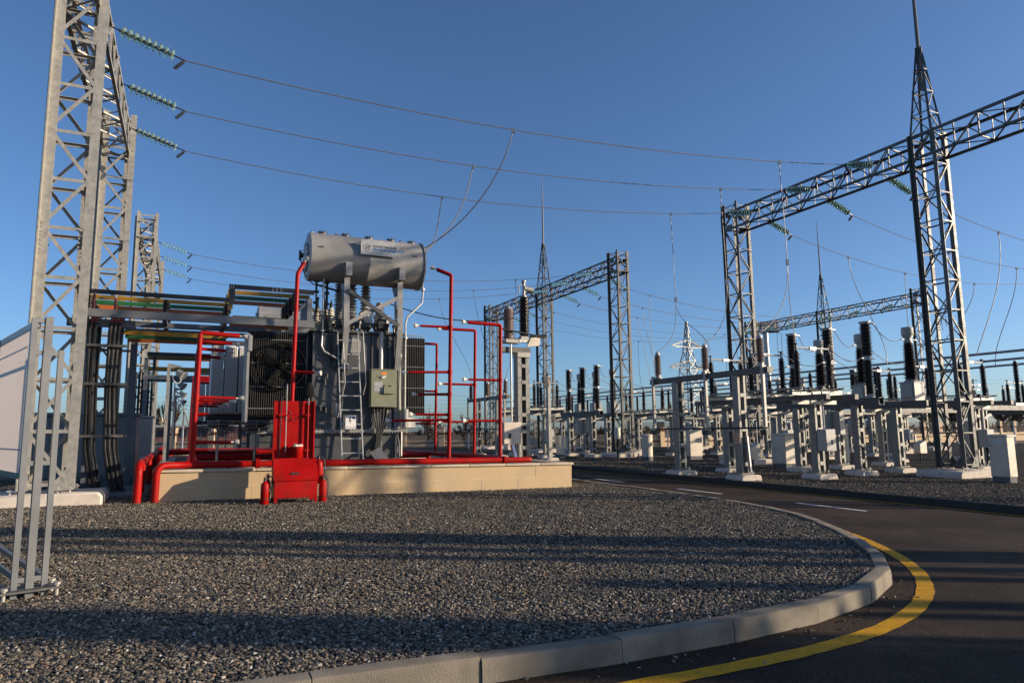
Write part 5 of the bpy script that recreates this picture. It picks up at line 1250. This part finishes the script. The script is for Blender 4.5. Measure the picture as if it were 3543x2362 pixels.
# grey kiosk behind the cables
ks = site('switch_kiosk', 'big grey sheet steel kiosk behind the black cables', 'kiosk', -3.4, 23.2)
kb = MB().b2(-1.2, 2.1, 0, 1.6, .1, 1.85).build('body', 'shed', ks, bevel=.015); MB().b2(-1.28, 2.18, -.08, 1.68, 1.85, 1.93).build('roof', 'shed', ks, bevel=.01); MB().b2(-1.22, 2.12, -.02, 1.62, -.2, .1).build('plinth', 'plinth', ks)
for x0, x1 in ((-1.1, -.05), (.05, 1.05), (1.12, 2.05)): MB().b2(x0, x1, -.02, 0, .2, 1.75).build('door', 'shed', kb, bevel=.005)
ks2 = site('switch_kiosk', 'pale grey steel kiosk with a lamp switch right of the black cables', 'kiosk', -1.55, 26.2)
kb = MB().b2(-.5, .55, 0, .9, .1, 1.85).build('body', 'cabgrey', ks2, bevel=.015); MB().b2(-.55, .6, -.05, .95, 1.85, 1.92).build('roof', 'cabgrey', ks2, bevel=.01); MB().b2(-.48, .53, -.02, 0, 1.1, 1.8).b2(-.48, .53, -.02, 0, .15, 1.05).build('door', 'cabgrey', kb); MB().b2(-.5, .55, .02, .88, -.2, .1).build('plinth', 'plinth', ks2)
MB().b2(.2, .36, -.1, -.02, .4, .56).build('socket_box', 'snow_tin', ks2, bevel=.01)
# floodlight posts along the left side of the pit
def lamp(label, a, b, h, mat):
    r = site('floodlight_post', label, 'lamp post', a, b, 'floodlight posts beside the pit')
    MB().b2(-.035, .035, -.035, .035, 0, h).prism([(0, 0), (.28, -.06), (0, -.12)], .04, (.03, 0, h), (1, 0, 0), (0, 0, 1)).build('post', mat, r)
    MB().lathe([(.02, -.1), (.08, -.08), (.09, .05), (.13, .10), (.125, .11)], 14, (.26, 0, h - .24), (.6, -.3, -.5)).build('lamp_head', 'cabgrey', r)
    MB().tube(bez((.1, 0, h - .2), (.05, 0, h - .5), (.3, 0, h - .6), (.28, 0, h - .3)), .02, 6).build('cable', 'white', r)
    return r
lamp('nearest pale floodlight post left of the red risers', -.42, 18.6, 3.05, 'galv'); lamp('second dark floodlight post left of the pit', -.42, 22.3, 3.0, 'beam_grey'); lamp('third dark floodlight post left of the pit', -.4, 28.0, 3.0, 'beam_grey'); lamp('farthest dark floodlight post left of the pit', -.4, 32.0, 2.9, 'beam_grey')
# second, far busbar bridge behind
bb2 = site('busbar_bridge', 'far yellow and green busbar bridge seen left of the red risers', 'busbar bridge', 0, 33.0)
for k, (m_, y) in enumerate((('bus_black', -.2), ('bus_yellow', .35), ('bus_green', .9), ('bus_orange', 1.45))):
    MB().b2(-1.6, 2.9, y - .006, y + .006, 4.6, 4.78).build('busbar', m_, bb2)
    if k in (1, 2): MB().b2(-1.6, 1.2, y - .006, y + .006, 4.05, 4.2).build('busbar', m_, bb2)
for y in (-.4, 1.2): MB().b2(-1.7, 2.9, y - .06, y + .06, 3.6, 3.78).build('beam', 'beam_grey', bb2)
for x in (-1.6, 2.2, 2.55): MB().b2(x - .07, x + .07, -.45, -.3, 0, 4.5).build('post', 'beam_grey', bb2)
for x in (-1.3, .9): insulator(bb2, (x, -.2, 3.8), .8, .045, .085, 12, 'brown_ins')
for k in range(6): MB().tube([(-1.9 + .12 * k, -.3, .1), (-1.95 + .12 * k, -.3, 1.5), (-1.95 + .12 * k, -.3, 3.9)], .045, 8).build('cable', 'black', bb2)

# ---------------------------------------------------------------- big banner board on its steel frame at the left edge
bd = thing('banner_board', 'big pale banner board on grey steel legs at the left edge', 'board', (-4.30, 6.07, G(-4.3)), math.atan2(.71, -.70))
# local x runs along the board (away to the left), y towards its back right
W_ = 3.6
pv = [(.02, 0, 1.02), (W_, 0, 1.02), (W_, 0, 2.42), (.02, 0, 2.42)]; MB().add(pv, [(0, 1, 2, 3)]).build('panel', 'board', bd)
sgn = 1
for (z0, z1, m_) in ((2.36, 2.415, 'board_band'), (2.0, 2.035, 'board_band'), (1.02, 1.06, 'board_edge')):
    MB().b2(.03, W_ - .02, -.003, -.0015, z0, z1).b2(.03, W_ - .02, .0015, .003, z0, z1).build('printed_band', m_, bd)
rnd = random.Random(6)
for k in range(16):
    z = 2.28 - k * .078; x0 = .15 + rnd.uniform(0, .1); L = rnd.uniform(.7, 2.6) if k in (1, 13) else 0
    if L:
        q = MB(); x = x0
        while x < x0 + L: d_ = rnd.uniform(.03, .09); q.b2(x, x + d_, -.003, -.0015, z - .008, z + .008).b2(x, x + d_, .0015, .003, z - .008, z + .008); x += d_ + .02
        q.build('printed_line', 'board_text', bd)
for x, y, h, s in ((0, 0, 2.44, .045), (0, -.11, 2.46, .06), (0, -.22, 2.16, .045), (1.8, 0, 2.42, .05), (1.8, -.3, 2.16, .05), (3.55, 0, 2.42, .05)):
    MB().b2(x - s / 2 - .012, x + s / 2 - .012, y - s / 2, y + s / 2, .0, h).build('leg', 'frame_grey', bd)
for z in (2.42, 2.13, 1.15, .16): MB().b2(-.03, .006, -.24 if z < 2.3 else -.13, 0, z - .02, z + .02).build('rail', 'frame_grey', bd)
MB().b2(0, 3.5, -.05, -.025, 1.0, 1.05).b2(0, 3.5, -.05, -.025, .12, .17).b2(0, 3.5, -.25, -.21, .12, .17).b2(0, 3.5, -.05, -.025, 2.36, 2.41).build('frame_rail', 'frame_grey', bd)
MB().b2(-.14, .14, -.34, .12, .07, .085).build('base_plate', 'galv_dark', bd)
for x, y in ((-.1, -.3), (.1, -.3), (-.1, .08), (.1, .08)): MB().lathe([(.016, -.1), (.016, .08), (.03, .08), (.03, .1)], 8, (x, y, .02)).build('anchor_bolt', 'galv', bd)

# ---------------------------------------------------------------- kiosks and small cabinets of the yard
def kiosk(label, a, b, wa, wb, h, mat='cream', plate=True):
    r = site('cable_kiosk', label, 'kiosk', a, b, 'yard kiosks')
    MB().b2(-wa / 2 + .02, wa / 2 - .02, -wb / 2 + .02, wb / 2 - .02, -.15, .16).build('plinth', 'plinth', r)
    bo = MB().b2(-wa / 2, wa / 2, -wb / 2, wb / 2, .16, h - .07).build('body', mat, r, bevel=.012)
    o = .03
    MB().prism([(-wb / 2 - o, h - .07), (wb / 2 + o, h - .07), (wb / 2 + o, h - .02), (wb / 2 - .08, h), (-wb / 2 + .08, h), (-wb / 2 - o, h - .02)], wa + 2 * o, (0, 0, 0), (0, 1, 0), (0, 0, 1)).build('lid', mat, r, bevel=.006)
    MB().b2(-wa / 2 - .006, -wa / 2 + .01, -wb / 2 + .02, wb / 2 - .02, .55 * h, h - .1).b2(-wa / 2 - .006, -wa / 2 + .01, -wb / 2 + .02, wb / 2 - .02, .2, .55 * h - .015).build('door', mat, bo, bevel=.003)
    MB().b2(-wa / 2 - .018, -wa / 2 - .006, wb / 2 - .08, wb / 2 - .05, .75 * h, .78 * h).build('lock', 'steel_dark', bo)
    if plate: MB().b2(-wa / 2 - .009, -wa / 2 - .006, -.12, .10, h - .26, h - .14).build('label_plate', 'snow_tin', bo)
    return r
kiosk('pale kiosk at the right edge near the lightning mast tower', 21.6, 12.1, .38, .52, 1.38)
kiosk('tall pale kiosk just right behind the lightning mast tower', 36.2, 21.6, .55, .85, 1.95)
kiosk('wide white kiosk behind the roadside bench', 24.3, 29.1, .8, 1.0, 1.62)
kiosk('cream kiosk between disconnector and breaker columns', 22.2, 20.8, .6, .75, 1.38)
kiosk('slim white kiosk between breaker columns', 25.9, 21.0, .45, .35, 1.8)
kiosk('kiosk half hidden by the roadside bench column', 25.1, 27.0, .5, .5, 1.4)
kiosk('far kiosk behind the yard beneath the pylon', 31.0, 36.5, .6, .7, 1.75)
kiosk('far slim kiosk left of the middle gantry', 18.9, 33.5, .35, .4, 1.2)
kiosk('far pale kiosk beneath the middle breaker', 22.5, 38.5, .5, .5, 1.1)
rc = site('round_kiosk', 'round pale concrete kiosk beneath the middle gantry', 'kiosk', 20.7, 28.0)
MB().lathe([(.27, -.1), (.27, .22)], 28).build('plinth', 'plinth', rc); MB().lathe([(.265, .22), (.265, 1.22)], 28).build('body', 'cream', rc); MB().lathe([(.30, 1.22), (.30, 1.27), (.26, 1.30), (.02, 1.31)], 28).build('lid', 'cream', rc); MB().lathe([(.268, .6), (.268, .605)], 28, cap=False).build('joint', 'ink', rc)
def hung_box(label, a, b, z0):
    r = thing('cable_box', label, 'box', W3(a, b, ground(a, b).z + z0), TH, 'slant topped cable boxes')
    MB().prism([(-.25, 0), (.25, 0), (.25, .62), (-.25, .45)], .35, (0, 0, 0), (1, 0, 0), (0, 0, 1)).build('body', 'cream', r, bevel=.008)
    MB().b2(-.04, .04, .17, .24, 0, .9).build('bracket', 'galv', r); MB().tube([(0, 0, 0), (0, 0, -z0 - .1)], .03, 8).tube([(-.12, .05, 0), (-.12, .05, -z0 - .1)], .02, 8).build('conduit', 'black', r)
hung_box('slant topped cream box behind the roadside bench right column', 20.3, 20.6, .38); hung_box('slant topped cream box left of the lightning mast tower', 32.0, 21.6, .4); hung_box('slant topped cream box far left by the pulley post', 14.8, 31.5, .5)
def small_box(label, a, b):
    r = site('control_box', label, 'box', a, b, 'small control boxes'); bo = MB().b2(-.16, .16, -.2, .2, .55, 1.0).build('body', 'cabgrey', r, bevel=.01); MB().b2(-.17, -.16, -.17, .17, .58, .97).build('door', 'cabgrey', bo); MB().b2(-.18, -.17, -.02, .03, .68, .82).build('handle', 'ink', bo)
    MB().tube([(0, -.1, .55), (0, -.1, 0)], .025, 8).tube([(0, .1, .55), (0, .1, 0)], .025, 8).build('leg', 'galv', r); MB().box((0, 0, .0), (.5, .5, .2)).build('footing', 'found', r, bevel=.02)
small_box('small grey control box on legs behind the wide white kiosk', 29.5, 34.5); small_box('small grey control box between disconnector columns', 25.8, 24.0); small_box('small grey control box far left below the breaker', 19.0, 37.0); small_box('small grey control box beside the middle gantry', 23.5, 32.0)
pt = site('conduit_post', 'black conduit with pale round box before the middle gantry tower', 'conduit', 20.6, 30.4); MB().tube([(0, 0, 0), (0, 0, 1.1)], .06, 10).build('conduit', 'black', pt); MB().lathe([(.17, 1.05), (.17, 1.62), (.15, 1.65)], 18).build('box', 'cream', pt)
# ---------------------------------------------------------------- perimeter fence, far background
def fence(label, p0, p1, h, base):
    p0, p1 = V((*p0, 0)), V((*p1, 0)); d = p1 - p0; L = d.length; rz = math.atan2(d.y, d.x)
    r = thing('perimeter_fence', label, 'fence', (p0.x, p0.y, 0), rz); n = int(L / 3.4); st = L / n
    def gz(x): q = p0 + d.normalized() * x; return G(q.x) - .02
    pil = MB().b2(-.26, .26, -.26, .26, -.3, h * .62).b2(-.26, .26, -.26, .26, h * .74, h).b2(-.30, .30, -.30, .30, h, h + .06).mesh('pillar', 'fence_stone'); bnd = MB().b2(-.25, .25, -.25, .25, h * .62, h * .74).mesh('pillar_band', 'fence_band')
    gr = MB()
    hh = h - base - .1
    for k in range(7): gr.bar((.26, 0, base + .1 + hh * k / 6.5), (st - .26, 0, base + .1 + hh * k / 6.5), .025, .03)
    for k in range(13): x = .26 + (st - .52) * k / 12; gr.bar((x, 0, base), (x, 0, h - (.05 if k % 4 else -.1)), .018, .018)
    for k in range(3):
        x = .26 + (st - .52) * (k + .5) / 3; gr.bar((x - .3, 0, base + .35), (x + .3, 0, base + .35), .03).bar((x + .3, 0, base + .35), (x + .3, 0, h - .35), .03).bar((x - .3, 0, base + .35), (x - .3, 0, h - .5), .03)
    gm = gr.mesh('grille', 'fence_rail')
    wl = MB().b2(.26, st - .26, -.16, .16, -.3, base * .5).b2(.26, st - .26, -.16, .16, base * .68, base).mesh('base_wall', 'fence_stone'); wb = MB().b2(.26, st - .26, -.155, .155, base * .5, base * .68).mesh('base_band', 'fence_band')
    for i in range(n + 1):
        z = gz(i * st); po = obj('pillar', pil, r, (i * st, 0, z)); obj('pillar_band', bnd, po)
        if i < n: wo = obj('base_wall', wl, r, (i * st, 0, z)); obj('base_band', wb, wo); obj('grille', gm, r, (i * st, 0, z))
    return r
fence('far sandstone and iron fence behind the transformers', (-70, 63), (11, 64), 1.75, .55)
fence('far sandstone and iron fence beyond the right hand yard', (11, 64), (100, 112), 2.3, .85)
def white_post(label, x, y, h=1.7):
    o = MB().b2(-.05, .05, -.05, .05, -.3, h).b2(-.06, .06, -.06, .06, h, h + .04).build('marker_post', 'snow_tin'); o.location = (x, y, G(x)); tag(o, label, 'post', 'pale posts before the fence')
for i, (x, y) in enumerate(((-24, 50), (-16.5, 50), (-3.6, 56), (3, 57), (13, 58), (41, 62), (48, 66))): white_post('slim pale post before the far fence, %s from the left' % ('first', 'second', 'third', 'fourth', 'fifth', 'sixth', 'seventh')[i], x, y)

def pylon(label, x, y, h):
    r = thing('power_pylon', label, 'pylon', (x, y, G(x) - .2), R(35)); J = MB()
    n = 9
    def hwz(z): return 2.3 * (1 - z / h)**1.15 + .25 if z < h * .7 else .55 * (1 - (z - h * .7) / (h * .32)) + .12
    zs = [h * k / 12 for k in range(13)]
    for k in range(12):
        a0, a1 = hwz(zs[k]), hwz(zs[k + 1]); c0 = [(-a0, -a0), (a0, -a0), (a0, a0), (-a0, a0)]; c1 = [(-a1, -a1), (a1, -a1), (a1, a1), (-a1, a1)]
        for i in range(4):
            j = (i + 1) % 4; fn = V((c0[i][0] + c0[j][0], c0[i][1] + c0[j][1], 0))
            J.angle((*c0[i], zs[k]), (*c1[i], zs[k + 1]), .15, V((*c0[i], 0))); J.angle((*c0[i], zs[k]), (*c1[j], zs[k + 1]), .08, fn); J.angle((*c0[j], zs[k]), (*c1[i], zs[k + 1]), .08, fn); J.angle((*c1[i], zs[k + 1]), (*c1[j], zs[k + 1]), .08, fn)
    J.build('body', 'galv', r)
    for z in (h * .60, h * .78):
        for s in (-1, 1):
            A_ = MB(); w_ = hwz(z); tip = (s * (w_ + 3.4), 0, z + .2)
            for yy in (-w_, w_): A_.angle((s * w_, yy, z), tip, .13, (0, 0, 1)); A_.angle((s * w_, yy, z + 1.2), tip, .13, (0, 0, 1))
            for f in (.3, .6): A_.angle((s * (w_ + 3.4 * f), -w_ * (1 - f), z + .1), (s * (w_ + 3.4 * f), w_ * (1 - f), z + 1.2 * (1 - f)), .09, (1, 0, 0))
            ao = A_.build('cross_arm', 'galv', r); MB().lathe([(.08, -1.3), (.08, 0)], 8, tip).build('insulator', 'glass', ao)
    return r
pylon('pale lattice pylon standing far behind the switchyard', 30.5, 118, 20.5)
lm = thing('light_mast', 'tall floodlight mast with three lamp boxes behind the bench', 'light mast', (30, 80, -.3), 0)
MB().tube([(0, 0, 0), (0, 0, 13.2)], .3, 12, rs=[.4, .3]).build('mast', 'galv_light', lm)
for s in (-.25, .25): MB().tube([(1.6 + s, 0, 2), (1.6 + s, 0, 13)], .03, 5).build('ladder_rail', 'galv', lm)
MB().b2(-1.6, 1.6, -.1, .1, 12.9, 13.2).build('cross_arm', 'galv_dark', lm)
for x in (-1.3, -.2, 1.0): MB().b2(x - .45, x + .45, -.5, .2, 13.3, 14.2).build('lamp_box', 'cabgrey', lm, bevel=.03)
def shadow_mast(label, x, y, h, r0=.46):  # solid unseen mast, added to throw a broad shadow band across the foreground
    r = thing('light_mast', label, 'light mast', (x, y, G(x))); MB().tube([(0, 0, -.1), (0, 0, h)], .4, 20, rs=[r0, r0 * .75]).build('mast', 'galv', r)  # added unseen mast, there only for its shadow
    MB().b2(-1.6, 1.6, -.12, .12, h, h + .3).build('cross_arm', 'galv_dark', r)
    for k in (-1.2, 0, 1.2): MB().b2(k - .45, k + .45, -.4, .4, h + .3, h + 1.2).build('lamp_box', 'cabgrey', r, bevel=.03)  # boxes on top of the added unseen mast
shadow_mast('unseen mast added to cast a shadow band, out of frame on the right', 26.0, 7.6, 14)
shadow_mast('second unseen mast added to cast a shadow band, out of frame on the right', 28.0, 3.1, 14, .52)
def upole(label, x, y, h):
    r = thing('utility_pole', label, 'pole', (x, y, G(x) - .2)); MB().tube([(0, 0, 0), (0, 0, h)], .16, 8, rs=[.2, .12]).build('pole', 'kerb', r); MB().tube([(2.6, 0, 0), (.1, 0, h * .8)], .14, 8).build('stay_pole', 'kerb', r); MB().b2(-.8, .8, -.05, .05, h - .3, h - .2).b2(-.6, .6, -.05, .05, h - 1.2, h - 1.1).build('cross_arm', 'galv_dark', r)
upole('leaning concrete utility pole far at the right', 85, 126, 10.5)
for i, (x, y, h) in enumerate(((-72, 150, 8), (-61, 150, 8), (-47, 150, 9), (-38, 150, 8))): upole('slim pole on the far left horizon, %s from the left' % ('first', 'second', 'third', 'fourth')[i], x, y, h)
for i in range(7):
    z = 9 - i * .8; y = 170 + i * 8
    wire('hair thin distant power line low in the sky, %s from the top' % ('first', 'second', 'third', 'fourth', 'fifth', 'sixth', 'seventh')[i], sag((-160, y, z + 3), (150, y + 30, z + 6), 2.5, 30), .022, 'distant power lines')

# bare winter bushes and trees
def bare(label, x, y, h, spread, n, seed, name='bare_tree', mat='bark'):
    rnd = random.Random(seed); r = thing(name, label, 'tree' if name == 'bare_tree' else 'bush', (x, y, G(x) - .3))
    trunk, tw = MB(), MB()
    def grow(p, d, L, rad, lev):
        q = p + d * L; mid = p.lerp(q, .5) + V((rnd.uniform(-.06, .06), rnd.uniform(-.06, .06), 0)) * L
        (trunk if lev == 0 else tw).tube([p, mid, q], rad, 4 if lev else 6, cap=False, rs=[rad, rad * .85, rad * .65])
        if lev < 4:
            for k in range(rnd.randint(3, 4) if lev < 3 else 3):
                nd = (d + V((rnd.uniform(-1, 1) * spread, rnd.uniform(-1, 1) * spread, rnd.uniform(-.15, .55)))).normalized()
                grow(p.lerp(q, rnd.uniform(.35, 1)), nd, L * rnd.uniform(.5, .8), rad * .62, lev + 1)
    for k in range(n):
        b0 = V((rnd.uniform(-1, 1) * n * .12, rnd.uniform(-1, 1) * n * .12, 0)); grow(b0, V((rnd.uniform(-.35, .35), rnd.uniform(-.35, .35), 1)).normalized(), h * rnd.uniform(.3, .42), .055 * h / 3, 0)
    trunk.build('trunk', mat, r); tw.build('crown', mat, r)
for i, (x, y, h, n) in enumerate(((66, 126, 8, 6), (78, 128, 10, 7), (86, 134, 9, 7), (94, 132, 8, 6), (101, 138, 9, 6))): bare('bare brown winter tree beyond the right fence, %s from the left' % ('first', 'second', 'third', 'fourth', 'fifth')[i], x, y, h, .75, n, 20 + i)
for i, (x, y, h, n) in enumerate(((-12, 73, 4.2, 6), (-8, 72, 4.4, 6), (-5.2, 74, 4.0, 5), (24, 78, 4.5, 5))): bare('thin leafless shrub just behind the far fence, %s from the left' % ('first', 'second', 'third', 'fourth')[i], x, y, h, .5, n, 50 + i, 'bare_shrub')
for i, (x, y, h, n) in enumerate(((-75, 150, 12, 4), (-58, 140, 11, 4), (-52, 145, 10, 3))): bare('bare upright poplar far at the left, %s from the left' % ('first', 'second', 'third')[i], x, y, h, .25, n, 70 + i)
def conifer(label, x, y, h, seed):
    rnd = random.Random(seed); r = thing('conifer', label, 'tree', (x, y, G(x) - .3)); MB().tube([(0, 0, 0), (0, 0, h)], .12, 6, rs=[.2, .03]).build('trunk', 'bark', r)
    c = MB()
    for k in range(900):
        z = h * (.12 + .88 * rnd.random()**1.1); rad = (h - z) * .28 * math.sqrt(rnd.random()) + .05; t = rnd.uniform(0, 6.28); o = V((rad * math.cos(t), rad * math.sin(t), z)); s = rnd.uniform(.15, .4)
        d1 = V((math.cos(t), math.sin(t), -.35)) * s; d2 = V((-math.sin(t), math.cos(t), rnd.uniform(-.3, .3))) * s * .45
        c.add([o - d2, o + d2, o + d1], [(0, 1, 2)])
    c.build('crown', 'conifer', r)
for i, (x, y, h) in enumerate(((-69, 125, 5), (-62, 120, 6), (-55, 118, 5), (-53.5, 122, 4.6), (-43, 112, 4.2), (-40.5, 114, 3.8), (-38, 113, 4.4), (-35.5, 115, 3.6))): conifer('small dark conifer far at the left, %s from the left' % ('first', 'second', 'third', 'fourth', 'fifth', 'sixth', 'seventh', 'eighth')[i], x, y, h, 90 + i)
fb = thing('far_building', 'long low brick building far at the left behind the fence', 'building', (-62, 105, G(-60)), R(3)); MB().b2(0, 32, 0, 8, -.3, 2.3).build('wall', 'brick', fb); MB().b2(-.5, 32.5, -.5, 8.5, 2.3, 2.6).build('roof', 'snow_tin', fb)
for k in range(10): MB().b2(1.2 + k * 3.1, 2.6 + k * 3.1, -.03, 0, .8, 1.9).build('window', 'ink', fb)
wt = thing('water_tower', 'rounded pale water tower far at the left horizon', 'tower', (-87, 170, 0)); MB().lathe([(.5, 0), (.45, 3.4), (1.3, 4.2), (1.4, 5.0), (1.1, 5.6), (.1, 5.8)], 18).build('shell', 'found', wt)
rnd = random.Random(33)
th = MB()
for k in range(1600):
    x = rnd.uniform(-300, 340); y = 330 + rnd.uniform(-30, 60); h = rnd.uniform(1.0, 4.5) * (1.3 if rnd.random() < .2 else .8); o = V((x, y, -1)); t = rnd.uniform(0, 6.28); w_ = rnd.uniform(1.5, 4)
    dx = V((math.cos(t), math.sin(t), 0)) * w_
    for s in range(3):
        e = V((rnd.uniform(-w_, w_), rnd.uniform(-1, 1), rnd.uniform(.5, 1) * h)); th.add([o - dx * .5, o + dx * .5, o + e], [(0, 1, 2)])
tag(th.build('treeline', 'bark'), 'low brown line of far scrub along the horizon', 'scrub', kind='stuff')
